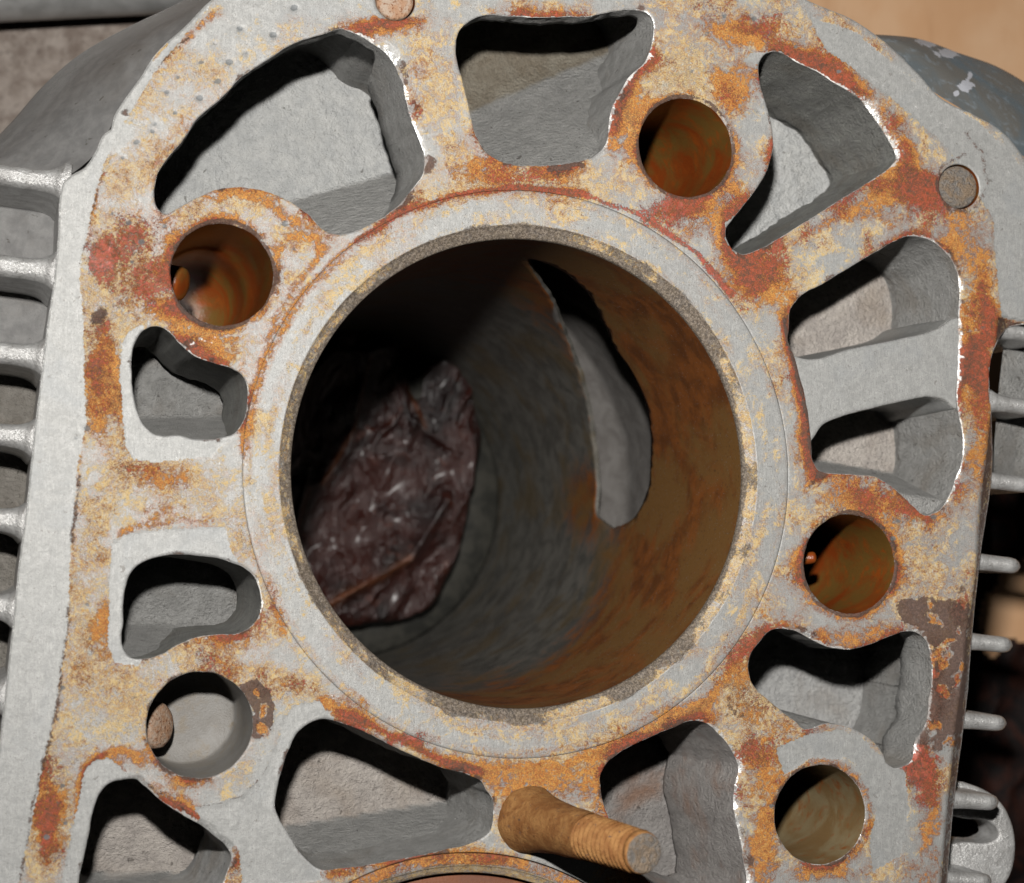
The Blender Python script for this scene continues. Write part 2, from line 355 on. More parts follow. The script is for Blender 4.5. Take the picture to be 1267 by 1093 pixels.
def fill2d(outer, holes, extra):
    """constrained Delaunay of loops (2-D) plus free points; returns pts, tris, loop index ranges"""
    loops = [outer]+list(holes); pts = np.concatenate(loops+[extra]) if len(extra) else np.concatenate(loops)
    edges = []; s = 0; rngs = []
    for l in loops:
        n = len(l); edges += [(s+i, s+(i+1) % n) for i in range(n)]; rngs.append((s, s+n)); s += n
    vo, eo, fo, ov, oe, of = delaunay_2d_cdt([Vector(p) for p in pts], edges, [], 0, 1e-7)
    vo = np.array([tuple(v) for v in vo]); tri = np.array([list(f) for f in fo])
    mp = np.full(len(pts), -1)
    for i, l in enumerate(ov):
        for k in l: mp[k] = i
    cen = vo[tri].mean(1); keep = inside(cen, outer)
    for h in holes: keep &= ~inside(cen, h)
    tri = tri[keep]
    a = vo[tri[:, 1]]-vo[tri[:, 0]]; b = vo[tri[:, 2]]-vo[tri[:, 0]]; f = (a[:, 0]*b[:, 1]-a[:, 1]*b[:, 0]) < 0
    tri[f] = tri[f][:, ::-1]
    return vo, tri, [mp[a:b] for a, b in rngs]
def dist_to(loops, pts):
    kd_pts = np.concatenate(loops); kd = KDTree(len(kd_pts))
    for i, p in enumerate(kd_pts): kd.insert((p[0], p[1], 0), i)
    kd.balance()
    return np.array([kd.find((p[0], p[1], 0))[2] for p in pts])

# ------------------------------------------------------------------ traced outlines (photo pixels, laid on the real deck plane)
C = {}
C['1'] = [(193,254),(191,234),(194,218),(205,199),(224,177),(246,145),(272,123),(300,95),(328,76),(357,57),(400,42),(422,36),(438,41),(463,54),(485,73),(495,95),(507,139),(520,177),(526,196),(523,215),(507,238),(491,256),(463,275),(441,286),(416,290),(400,285),(385,268),(363,252),(341,241),(316,234),(290,232),(268,235),(243,245),(221,257),(203,265)]
C['2'] = [(564,60),(567,41),(580,27),(599,19),(627,20),(668,22),(700,21),(731,20),(763,14),(790,13),(805,20),(809,30),(807,52),(800,74),(779,95),(766,117),(757,136),(753,158),(750,177),(735,193),(703,202),(668,205),(621,200),(602,189),(589,167),(581,136),(572,98),(566,76)]
C['3'] = [(940,77),(947,67),(962,64),(984,76),(1010,88),(1036,105),(1065,122),(1080,140),(1095,162),(1108,184),(1111,194),(1102,206),(1076,225),(1043,245),(1006,269),(970,291),(936,310),(920,315),(909,310),(899,296),(898,284),(905,273),(914,262),(929,243),(944,221),(953,199),(957,173),(953,147),(946,122),(940,100)]
C['4'] = [(976,404),(977,385),(989,368),(1019,351),(1050,332),(1082,313),(1104,300),(1120,293),(1146,295),(1168,310),(1182,330),(1188,357),(1187,382),(1187,404),(1187,436),(1186,464),(1184,489),(1186,508),(1191,534),(1191,568),(1183,594),(1170,622),(1157,635),(1145,638),(1132,628),(1116,613),(1101,600),(1082,590),(1056,587),(1031,586),(1012,581),(1006,571),(1004,553),(1001,521),(996,489),(989,464),(982,439),(975,423)]
C['5'] = [(929,809),(940,794),(952,781),(965,778),(984,781),(1000,789),(1019,798),(1037,803),(1056,803),(1075,798),(1094,790),(1113,783),(1129,781),(1142,787),(1150,803),(1153,830),(1151,863),(1149,885),(1143,902),(1135,915),(1132,928),(1129,940),(1120,948),(1107,950),(1097,944),(1093,934),(1085,922),(1069,909),(1050,900),(1025,895),(993,901),(984,893),(968,881),(949,865),(933,849),(926,830)]
C['6'] = [(743,975),(743,959),(749,947),(768,931),(800,914),(831,901),(858,892),(876,896),(891,909),(907,931),(915,947),(910,972),(909,1004),(915,1032),(921,1064),(925,1093),(921,1120),(900,1134),(865,1130),(830,1112),(800,1088),(772,1055),(752,1010)]
C['7'] = [(340,1000),(342,978),(348,956),(357,928),(368,907),(383,895),(398,890),(427,896),(452,906),(484,922),(515,937),(547,950),(580,959),(594,966),(602,978),(610,990),(611,1007),(608,1026),(585,1043),(553,1051),(518,1059),(484,1065),(452,1071),(420,1075),(398,1076),(386,1070),(373,1057),(357,1032),(345,1013)]
C['8'] = [(97,1093),(104,1060),(111,1025),(116,1001),(123,982),(135,970),(152,965),(166,964),(180,973),(201,992),(225,1008),(249,1022),(265,1034),(279,1046),(287,1060),(282,1077),(275,1093),(262,1115),(230,1128),(170,1132),(120,1128),(97,1112)]
C['9'] = [(164,440),(167,424),(177,409),(194,404),(208,410),(221,424),(240,440),(262,449),(284,455),(300,465),(306,478),(306,497),(301,522),(290,536),(272,542),(246,544),(221,539),(189,536),(177,525),(169,506),(164,481),(163,459)]
C['10'] = [(152,773),(152,750),(155,728),(164,706),(180,694),(202,688),(225,686),(250,688),(268,690),(284,695),(303,703),(316,716),(322,732),(322,757),(313,773),(294,784),(268,785),(240,790),(218,799),(199,810),(180,815),(161,812),(152,801),(150,786)]
HOLES = {'a': (274.5,340,62,65), 'b': (848,183,57.5,61), 'c': (1050.5,698,56,61.5), 'd': (1014.5,1008,57.5,60), 'e': (247,897,64,68)}
OUT = [(79,224),(75,240),(72,290),(67,345),(60,392),(50,471),(41,547),(32,635),(22,709),(14,790),(6,861),(0,915),(-20,1090),(-50,1350),(-90,1700),(-60,1760),(0,1790),(500,1800),(1040,1790),(1090,1765),(1108,1700),(1145,1380),(1178,1093),(1186,1001),(1202,884),(1208,794),(1217,686),(1234,610),(1249,410),(1262,402),(1285,398),(1300,370),(1302,300),(1290,235),(1267,195),(1239,162),(1205,142),(1169,125),(1132,87),(1095,52),(1058,26),(999,0),(930,-45),(830,-85),(700,-112),(560,-112),(430,-82),(340,-45),(262,0),(252,9),(230,32),(205,54),(186,76),(174,96),(160,115),(151,127),(141,146),(137,160),(129,166),(118,188),(104,208),(88,217)]
REDGE = [(1233,392),(1226,480),(1220,550),(1211,623),(1206,702),(1195,781),(1188,850),(1180,906),(1170,1001),(1162,1093),(1128,1380),(1090,1700)]   # where the deck turns down on the right
def to2(px): a = np.array(px, float); return P(a[:, 0], a[:, 1])[:, :2]
def loop(px, step=2.6, jit=.13, seed=0):
    q = to2(spline(px, step))
    if area2(q) < 0: q = q[::-1].copy()
    if jit:
        n = normals2(q); p3 = np.c_[q, np.full(len(q), seed*7.3)]
        w = fbm(p3, .55, 3, seed)*jit + np.maximum(0, fbm(p3, .22, 2, seed+9)-.35)*jit*3
        q = q + n*w[:, None]
    return q
def circ(c, r, n): t = np.linspace(0, 2*np.pi, n, endpoint=False); return np.stack([c[0]+r*np.cos(t), c[1]+r*np.sin(t)], 1)
def ell_circle(e):
    t = np.linspace(0, 2*np.pi, 48, endpoint=False); q = to2(np.stack([e[0]+e[2]*np.cos(t), e[1]+e[3]*np.sin(t)], 1)); c = q.mean(0)
    return c, np.linalg.norm(q-c, axis=1).mean()
B1 = np.array([.85, .1]); RB, RC, RL = 42.0, 44.3, 50.6           # bore, chamfer, liner radii
B2 = to2([(566, 1384)])[0]
HC = {k: ell_circle(v) for k, v in HOLES.items()}
BEV = .20
RIM = {k: loop(v, seed=int(k)) for k, v in C.items()}
HRIM = {k: circ(c, r, 150) for k, (c, r) in HC.items()}
for k in HRIM:
    q = HRIM[k]; HRIM[k] = q + normals2(q)*(fbm(np.c_[q, np.zeros(len(q))], .5, 3, ord(k))*.14)[:, None]
PINS = {'f': (1187, 231, 30), 'g': (489, 1, 25)}          # dowel pins sunk in the deck

# ------------------------------------------------------------------ stains painted on the deck (photo pixels -> deck coordinates)
CH = ('rust', 'red', 'dark', 'yel', 'clean', 'edge', 'pit')
BL = {k: [] for k in CH}; ST = {k: [] for k in CH}
def bl(ch, *items):
    for it in items: BL[ch].append(it if len(it) == 6 else (it[0], it[1], it[2], it[3], 0, it[4]))
def st(ch, w, amp, *pts): ST[ch].append((w, amp, np.array(pts, float)))
# --- yellow/cream
bl('yel', (150,400,60,160,.5),(110,800,50,110,.5),(160,870,70,60,.5),(260,430,60,50,.5),(330,340,60,70,.4),(640,230,200,40,.6),(540,110,45,80,.5),(840,100,90,80,.7),(950,40,90,40,.5),(1070,210,110,90,.5),(960,350,70,60,.6),(1210,450,50,200,.6),(1130,700,80,110,.5),(1050,640,80,40,.6),(930,850,50,70,.9),(960,950,60,110,.6),(700,940,180,40,.6),(540,1062,150,16,.6),(480,900,130,40,.4),(220,600,90,50,.4),(60,1010,35,90,.7),(650,1000,60,50,.6),(360,300,70,40,.4),(300,250,70,18,.5),(1130,980,40,110,.2))
# --- orange
bl('rust', (130,470,26,80,.85),(125,520,22,40,.6),(150,300,55,40,.40),(225,385,50,26,.85),(170,370,45,30,.5),(260,425,40,18,.5),(195,590,45,20,.7),(200,625,30,20,.5),(125,780,20,40,.6),(100,810,20,60,.35),(60,1010,26,70,.85),(130,940,40,20,.5),(330,850,40,16,.35),(660,965,80,30,.75),(640,1000,40,40,.6),(620,215,90,22,.65),(520,80,26,20,.5),(485,28,52,12,.8),(780,150,26,60,.6),(905,110,34,40,.8),(860,265,60,30,.6),(920,40,60,26,.8),(1010,75,70,24,.7),(1120,230,60,34,.95),(940,345,50,36,.9),(1060,260,70,20,.6),(1212,430,26,180,.85),(1070,620,60,26,.8),(1130,620,40,40,.6),(930,830,26,50,.75),(930,880,40,30,.6),(950,940,40,60,.6),(945,1050,24,60,.7),(1150,1000,20,100,.6),(1010,1080,80,16,.5),(1150,720,50,60,.35),(1040,785,70,14,.55),(840,890,70,24,.6),(440,870,60,20,.4),(500,915,60,20,.5),(1000,560,12,50,.7),(345,330,14,50,.5),(210,330,14,50,.5),(380,300,50,16,.5),(160,220,60,10,.25),(290,242,60,10,.45),(1140,1080,40,30,.5),(1190,290,30,60,.6),(905,270,30,50,.7))
st('rust', 9, .7, (97,1010),(103,955),(120,938),(150,930),(170,940)); st('rust', 8, .55, (260,230),(330,250),(400,310),(355,370),(330,420))
st('rust', 9, .55, (320,690),(335,740),(350,780)); st('rust', 11, .75, (400,870),(470,902),(540,938),(600,958),(700,945),(800,912),(880,865),(925,800))
st('rust', 8, .75, (305,560),(312,500),(330,440),(370,370),(440,300),(500,265),(560,243),(634,232),(720,240)); st('rust', 16, .55, (880,30),(960,50),(1030,82),(1090,130),(1130,200),(1190,290))
st('rust', 10, .7, (970,385),(985,450),(1000,540),(1008,590)); st('rust', 9, .6, (912,325),(970,305),(1050,262),(1110,225)); st('rust', 7, .35, (101,376),(104,440),(107,522),(95,585),(84,782),(66,893))
st('rust', 7, .5, (190,90),(215,62),(245,35),(270,15)); st('rust', 6, .5, (126,215),(118,250),(107,300)); st('rust', 8, .5, (150,658),(190,645),(260,645)); st('rust', 9, .5, (410,1080),(470,1062),(560,1056),(640,1062))
for k in HC:
    e = HOLES[k]; t = np.linspace(0, 2*np.pi, 25)
    ST['rust'].append((7, .45 if k != 'e' else .15, np.stack([e[0]+(e[2]+5)*np.cos(t), e[1]+(e[3]+5)*np.sin(t)], 1)))
    ST['dark'].append((4.5, .56 if k not in 'de' else .25, np.stack([e[0]+(e[2]+2)*np.cos(t), e[1]+(e[3]+2)*np.sin(t)], 1)))
# --- red-brown scale
bl('red', (125,318,26,40,.80),(155,300,44,44,.6),(185,350,34,38,.6),(120,450,18,60,.45),(60,1030,22,60,.55),(125,400,20,24,.55),(180,300,30,30,.42),(225,380,36,22,.5),(145,350,26,20,.5),(132,345,14,24,.6),(640,222,90,22,.45),(820,262,60,26,.6),(1150,240,50,40,.55),(1215,440,20,120,.55),(1180,850,20,90,.4),(510,915,40,16,.7),(1140,960,26,50,.65),(920,300,26,40,.5),(950,30,60,20,.45),(60,1020,20,60,.45),(485,25,46,10,.6),(1070,610,40,20,.4),(335,730,14,40,.5),(1000,75,60,18,.4),(1085,150,60,80,.25),(900,120,30,30,.3))
st('red', 6, .75, (440,300),(500,264),(560,244),(634,232),(720,240),(800,270),(860,312),(905,365)); st('red', 5, .6, (100,1000),(106,950),(128,934)); st('red', 5, .6, (970,400),(985,450),(1000,540)); st('red', 6, .6, (420,880),(480,908),(540,938),(590,955))
st('edge', 1.6, .62, (980,38),(1060,84),(1120,124),(1182,164)); st('edge', 1.3, .5, (812,42),(850,68),(905,104)); st('edge', 1.2, .5, (1150,120),(1205,160),(1250,215)); st('edge', 1.4, .55, (892,738),(920,765),(948,792)); st('edge', 1.2, .5, (395,850),(420,868),(436,880)); st('edge', 3.0, .6, (236,428),(248,420),(262,425),(268,415)); st('edge', 6, .5, (255,12),(245,24),(232,36)); st('edge', 1.3, .5, (1112,1010),(1108,1060),(1104,1092)); st('edge', 2.5, .55, (218,568),(224,555),(230,545)); st('edge', 1.5, .5, (95,230),(112,246),(126,258))
# --- dark remains
bl('dark', (122,388,18,12,.75),(528,206,22,18,.55),(500,228,14,10,.5),(255,585,24,16,.38),(700,207,30,7,.9),(690,215,20,8,.5),(1150,756,46,17,1.0),(1184,790,20,46,1.0),(1176,860,22,56,.92),(1166,915,18,30,.7),(1190,730,14,16,.6),(1160,840,14,30,.5),(880,330,26,12,.35),(940,390,22,30,.3),(155,142,10,10,.7),(905,875,18,20,.6),(890,300,20,14,.3),(1200,180,20,14,.25),(980,470,10,50,.4),(1010,590,10,14,.6),(500,232,16,10,.5),(350,340,8,30,.5))
st('dark', 4, .55, (126,215),(112,270),(98,328)); st('dark', 6, .62, (98,590),(92,630),(88,672)); st('dark', 6.5, .60, (86,750),(80,800),(74,850),(62,910),(52,950),(40,1000),(30,1060),(22,1100)); st('dark', 5, .35, (60,930),(45,980),(28,1040))
st('dark', 4, .42, (500,262),(560,242),(634,230),(720,238),(800,268)); st('dark', 4, .60, (190,90),(215,62),(232,48)); st('dark', 3, .6, (240,1000),(270,995),(300,985),(325,960),(332,945)); st('dark', 4, .5, (970,395),(980,440),(1000,520),(1005,570))
st('dark', 3, .4, (103,400),(105,440),(107,522)); st('dark', 7, .62, (1195,165),(1215,190),(1222,230),(1205,262),(1175,262),(1160,235),(1168,205),(1195,192)); st('dark', 4, .5, (1222,270),(1226,310),(1228,360))
# --- bare clean metal: strip left of the gasket edge and the lips round the passages (polygons)
CLEAN = [[(79,200),(135,150),(190,75),(255,0),(270,-30),(262,5),(200,78),(155,150),(130,200),(118,240),(107,290),(99,330),(101,376),(104,440),(107,522),(95,585),(88,672),(84,782),(66,893),(54,940),(45,994),(26,1077),(15,1130),(-60,1130),(-60,900),(60,300)],
 [(177,401),(158,411),(150,427),(148,471),(152,522),(155,553),(164,569),(189,572),(221,569),(259,566),(272,553),(292,540),(240,500),(190,450)],
 [(136,697),(139,675),(155,661),(189,656),(246,653),(278,653),(287,683),(300,700),(250,740),(190,800),(170,824),(158,823),(142,820),(134,798),(134,735)],
 [(70,1110),(76,1093),(90,1025),(99,982),(104,954),(116,942),(133,938),(147,947),(158,960),(180,985),(150,1110)],
 [(350,890),(365,872),(395,868),(410,885),(420,900),(380,960),(370,1000),(400,1090),(300,1100),(295,1050),(250,1015),(240,1000),(300,985),(330,950),(345,910)],
 [(1030,915),(1060,905),(1090,935),(1120,955),(1125,1000),(1115,1060),(1080,1080),(1075,1040),(1085,1000),(1070,950),(1040,935)],
 [(960,925),(1000,908),(1040,902),(1060,915),(1040,940),(1005,938),(970,960)],
 [(1000,20),(1060,40),(1140,110),(1210,150),(1260,200),(1310,300),(1310,420),(1240,400),(1232,330),(1228,270),(1170,180),(1100,120),(1020,60)],
 [(920,76),(930,66),(950,64),(950,84),(938,80)],[(896,275),(910,265),(912,316),(897,300)],
 [(128,215),(160,150),(215,80),(285,20),(420,-20),(440,15),(400,36),(340,64),(270,118),(215,180),(190,225),(188,258),(140,265)],[(325,1010),(420,880),(600,935),(560,950),(440,900),(380,895)],
 [(520,183),(545,190),(560,225),(520,236),(505,240)]]
DARKP = [[(1113,745),(1130,742),(1140,762),(1150,766),(1163,752),(1185,766),(1200,748),(1197,800),(1190,905),(1162,932),(1158,860),(1156,800),(1140,778),(1115,770)],[(298,846),(318,840),(336,853),(341,880),(334,902),(318,914),(306,906),(314,880),(304,862)]]
FLAKE = [(318,860,8,6),(326,882,8,8),(320,901,7,6),(1158,769,7,9),(1173,797,9,8),(1164,814,9,10),(1166,860,11,9),(1166,896,10,9),(1160,835,8,8),(1183,842,6,10),(1187,780,6,7),(1180,915,9,8),(1192,825,5,14),(1150,752,6,5)]
CLA = [1, .95, .95, 1, .85, .75, .7, .9, .9, .8, .44, .3, .5]
# --- punched dots
DOTS = [(292,39),(333,45),(269,57),(288,81),(225,93),(265,98),(202,111),(242,118),(219,136),(196,155),(187,160),(174,174),(153,192),(200,283),(160,278),(180,302),(160,321),(349,281),(364,305),(248,75),(310,62),(320,2),(360,6),(112,745),(107,788),(80,850),(77,865),(76,894),(65,954),(82,977),(77,1020),(54,1040),(72,1063),(897,24),(932,27),(872,45),(948,52),(989,57),(1043,85),(860,88),(919,128),(942,138),(931,233),(1112,645),(1160,640),(1100,660),(140,268),(215,262),(100,545),(112,530),(950,1000),(1140,1040),(1100,470+200),(955,626)]
GR = []
def paint(px, py, pos3):
    q = np.stack([px, py], 1); A = {}
    wob = np.stack([fbm(pos3, .25, 3, 3), fbm(pos3, .25, 3, 17)], 1)
    wob2 = np.stack([fbm(pos3, .7, 3, 5), fbm(pos3, .7, 3, 29)], 1); qw = q+wob*13+wob2*7; wob = wob+wob2*.4
    for ch in CH:
        a = np.zeros(len(q))
        for x, y, rx, ry, an, am in BL[ch]:
            k = (np.abs(qw[:, 0]-x) < rx*2.2) & (np.abs(qw[:, 1]-y) < ry*2.2)
            d2 = ((qw[k, 0]-x)/rx)**2+((qw[k, 1]-y)/ry)**2
            a[k] = np.maximum(a[k], am*np.exp(-d2**1.3)) if ch != 'yel' else np.maximum(a[k], am*np.exp(-d2))
        for w, am, pts in ST[ch]:
            lo, hi = pts.min(0)-w*3, pts.max(0)+w*3; k = np.where((q >= lo).all(1) & (q <= hi).all(1))[0]
            if not len(k): continue
            d = np.full(len(k), 1e9); pk = q[k]+wob[k]*w*.5
            for s0, s1 in zip(pts[:-1], pts[1:]):
                v = s1-s0; t = np.clip(((pk-s0)@v)/(v@v+1e-9), 0, 1); d = np.minimum(d, np.linalg.norm(pk-s0-t[:, None]*v, axis=1))
            a[k] = np.maximum(a[k], am*np.exp(-(d/w)**2))
        A[ch] = a
    for poly, am in zip(CLEAN, CLA):
        k = inside(q+wob*1.5, np.array(poly, float)); A['clean'][k] = np.maximum(A['clean'][k], am)
    lowf = fbm(pos3, .06, 3, 41); lf2 = fbm(pos3, .16, 3, 43)
    A['rust'] = np.maximum(A['rust'], .13+.34*lowf+.34*lf2); A['yel'] = np.maximum(A['yel'], .28+.45*lf2+.25*lowf); A['red'] = np.maximum(A['red'], .14+.45*lf2+.2*lowf); A['red'] += .07*np.clip((q[:, 0]-780)/120, 0, 1)*(1+lf2); A['dark'] = np.maximum(A['dark'], .10+.34*fbm(pos3, .3, 3, 49))
    for poly in DARKP:
        k = inside(q+wob*4, np.array(poly, float)); A['dark'][k] = np.maximum(A['dark'][k], .95)
    for x, y, rx, ry in FLAKE:
        e = np.exp(-(((qw[:, 0]-x)/rx)**2+((qw[:, 1]-y)/ry)**2)**1.5); A['dark'] *= 1-e*.9; A['rust'] = np.maximum(A['rust'], e*.75)
    for x, y in DOTS:
        x, y = x+5*math.sin(x*1.7+y), y+4*math.sin(y*2.3+x*.7)
        k = (np.abs(q[:, 0]-x) < 10) & (np.abs(q[:, 1]-y) < 10)
        d = np.hypot((q[k, 0]-x)/4.2, (q[k, 1]-y)/3.4); sz = .65+.6*((x*7.31+y*3.77) % 1.0); A['pit'][k] = np.maximum(A['pit'][k], np.clip(1.5-d/sz, 0, 1)*(.45+.55*((x*3.13+y*5.71) % 1.0)))
    return A

# ------------------------------------------------------------------ the block
ZB = -176.0                                                # bottom of the block
block = bpy.data.objects.new('engine_block', None); scene.collection.objects.link(block)
block.location = (0, 0, ZB*MM); block.empty_display_size = .02
tag(block, 'worn aluminium engine block with a rust-stained top deck around an open cylinder bore', 'engine block')

out_loop = loop(OUT, 4, .10, 50)
holes = [RIM[k] for k in RIM]+[HRIM[k] for k in HRIM]
hole_keys = list(RIM)+list(HRIM)
pin_c = {k: (to2([(v[0], v[1])])[0], v[2]*.1425) for k, v in PINS.items()}
for k in pin_c: holes.append(circ(pin_c[k][0], pin_c[k][1]+.06, 60)); hole_keys.append(k)
for k, c in (('B1', B1), ('B2', B2)): holes.append(circ(c, RL+.02 if k == 'B1' else 45.6, 420)); hole_keys.append(k)
WIDE = {'1': .95, '2': 1.1, '3': 1.1, '4': 1.15, '5': 1.25, '6': .95, '8': 1.0, '9': .25, '10': .3, '7': .2}
def bevel_of(key, h):
    nm = normals2(h); k = np.clip(nm@np.array([.93, .36])*1.5-.35, 0, 1); nz = np.clip(.95+fbm(np.c_[h, h[:, :1]*0], .16, 2, 60)*1.3+fbm(np.c_[h, h[:, :1]*0], .6, 3, 61)*.8, .08, 1.7)
    b = BEV*np.clip(.9+fbm(np.c_[h, h[:, :1]*0], .8, 3, 62)*.5, .5, 1.6)+WIDE.get(key, 0)*k*nz
    for _ in range(2): b = (np.roll(b, 1)+b*2+np.roll(b, -1))/4
    return b
hole_bev = [bevel_of(kx, h) if kx not in ('B1', 'B2') else np.full(len(h), .06) for kx, h in zip(hole_keys, holes)]
grown = [h+normals2(h)*b[:, None] for h, b in zip(holes, hole_bev)]                 # where the rounded edge starts
def shrink_outer(l, d): return l-normals2(l)*d
outer_in = shrink_outer(out_loop, .34)
# free points: fine inside the picture, coarse beyond
def hexgrid(x0, x1, y0, y1, s):
    ys = np.arange(y0, y1, s*.866); P_ = []
    for i, y in enumerate(ys): xs = np.arange(x0+(s/2 if i % 2 else 0), x1, s); P_.append(np.stack([xs, np.full(len(xs), y)], 1))
    return np.concatenate(P_)
fine = hexgrid(-20, 1320, -20, 1115, 2.7); coarse = hexgrid(-120, 1320, -130, 1810, 14)
coarse = coarse[(coarse[:, 1] < -22) | (coarse[:, 1] > 1117)]
g2 = np.concatenate([fine, coarse]); g2 = to2(g2+rng.normal(0, .35, g2.shape))
k = inside(g2, outer_in)
for h in grown: k &= ~inside(g2, h)
g2 = g2[k]
dd = dist_to(grown+[outer_in], g2); g2 = g2[dd > .2]
v2, tri, lr = fill2d(outer_in, grown, g2)
redge2 = to2(spline(REDGE, 6, closed=False))
def chamfer_d(p2):
    """distance past the line where the right margin turns down (0 inside the flat deck)"""
    d = np.zeros(len(p2)); best = np.full(len(p2), 1e9)
    for a, b in zip(redge2[:-1], redge2[1:]):
        v = b-a; L = np.linalg.norm(v); t = (p2-a)@v/(L*L); tt = np.clip(t, 0, 1); e = p2-a-tt[:, None]*v; ds = np.linalg.norm(e, axis=1)
        s = (v[0]*(p2[:, 1]-a[1])-v[1]*(p2[:, 0]-a[0]))/L
        k = ds < best; best[k] = ds[k]; d[k] = np.where((s[k] > 0) & (t[k] > 0), s[k], 0)
    return np.clip(d, 0, 4.0)
def deck_z(p2):
    p3 = np.c_[p2, np.zeros(len(p2))]
    return -chamfer_d(p2)*.8 + fbm(p3, .05, 2, 5)*.04 + fbm(p3, .9, 3, 8)*.018
z = deck_z(v2); V = np.c_[v2, z]; vpx, vpy = proj(V)
A = paint(vpx, vpy, np.c_[v2, np.zeros(len(v2))])
dn = dist_to(grown[:len(RIM)+len(HRIM)], v2); en = fbm(np.c_[v2, v2[:, :1]*0], .10, 3, 91); near = np.exp(-(dn/2.6)**1.5)
lft = np.clip((420-vpx)/200, 0, 1)
A['rust'] = np.clip(A['rust']-.03+.03*lft+near*(.20+.85*en), 0, 1.1); A['red'] = np.clip(A['red']+np.exp(-(dn/1.2)**2)*(.18+.5*en), 0, 1); A['dark'] = np.clip(A['dark']+np.exp(-(dn/.7)**2)*(.22+.5*fbm(np.c_[v2, v2[:, :1]*0], .35, 3, 95)), 0, 1)
A['yel'] = np.clip(A['yel']+.01+.08*lft, 0, 1)
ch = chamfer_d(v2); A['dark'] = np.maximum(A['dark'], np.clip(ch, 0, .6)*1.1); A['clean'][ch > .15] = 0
A['edge'] *= .75
z = z - np.clip(A['pit'], 0, 1)*.16 + (A['rust']*.05+A['dark']*.10-A['clean']*.06)*1.0
V[:, 2] = z
Vs, Fs, AA, nV = [V], [], {c: [A[c]] for c in CH}, len(V)
quads = []
def fillet(loop_idx, rim, sign, eamp, bev):
    sq = np.clip(.17/bev, .42, .8)
    """rounded edge from the CDT boundary (offset by BEV) down to the rim; sign -1: outer boundary"""
    global nV
    n = len(rim); nm = normals2(rim)*sign; start = loop_idx; z0 = V[start, 2]; prev = start
    for th, fo, fz in ((.3, .86, .10), (1.0, .14, .80), (1.2, 0, 1.0)):
        off = (bev*fo)[:, None]; dz = -bev*fz*sq
        pts = np.c_[rim+nm*off, z0+dz]; Vs.append(pts)
        for c in CH: AA[c].append(A[c][start]*(1 if c in ('rust', 'red', 'dark', 'clean', 'yel') else 0) if c != 'edge' else np.full(n, eamp*min(1, th/1.0)))
        idx = np.arange(nV, nV+n); nV += n
        a, b = prev, np.roll(prev, -1); c2, d = np.roll(idx, -1), idx
        q = np.stack([a, b, c2, d], 1); quads.append(q[:, ::-1] if sign < 0 else q[:, :]); prev = idx
    return prev, z0-bev*sq
rim_bottom = {}
EA = {'1': .62, '2': .6, '3': .62, '4': .66, '5': .62, '6': .6, '7': .42, '8': .62, '9': .6, '10': .6, 'a': .35, 'b': .3, 'c': .4, 'd': .55, 'e': .5, 'f': .1, 'g': .1, 'B1': .1, 'B2': .2}
fillet(lr[0], out_loop, -1, .62, np.full(len(out_loop), .34))
for kx, h, li, bv in zip(hole_keys, holes, lr[1:], hole_bev): rim_bottom[kx] = fillet(li, h, 1, EA[kx], bv)
Vall = np.concatenate(Vs); attrs = {'a_'+c: np.concatenate(AA[c]) for c in CH}
tri_q = np.concatenate(quads)
faces = np.concatenate([tri, tri_q[:, [0, 1, 2]], tri_q[:, [0, 2, 3]]])
# orient every face upward / outward
def orient_up(Vv, f):
    n = np.cross(Vv[f[:, 1]]-Vv[f[:, 0]], Vv[f[:, 2]]-Vv[f[:, 0]]); b = n[:, 2] < 0; f = f.copy(); f[b] = f[b][:, ::-1]; return f
faces = orient_up(Vall, faces)
deck = meshobj('deck', Vall, faces, MAT['deck'], block, attrs)
tag(deck, 'flat rust-stained gasket face with clean grey lips around the passages')

# outer side wall of the block
nO = len(out_loop); zt = deck_z(out_loop)-.17
lv = [(0, zt), (0, zt*0-8), (-.4, zt*0-30), (-1.5, zt*0-60), (-2, zt*0+ZB)]
Vw = np.concatenate([np.c_[out_loop+normals2(out_loop)*o, zz] for o, zz in lv])
ow = meshobj('side_wall', Vw, grid_faces(nO, len(lv), True, True), MAT['fin'], block)

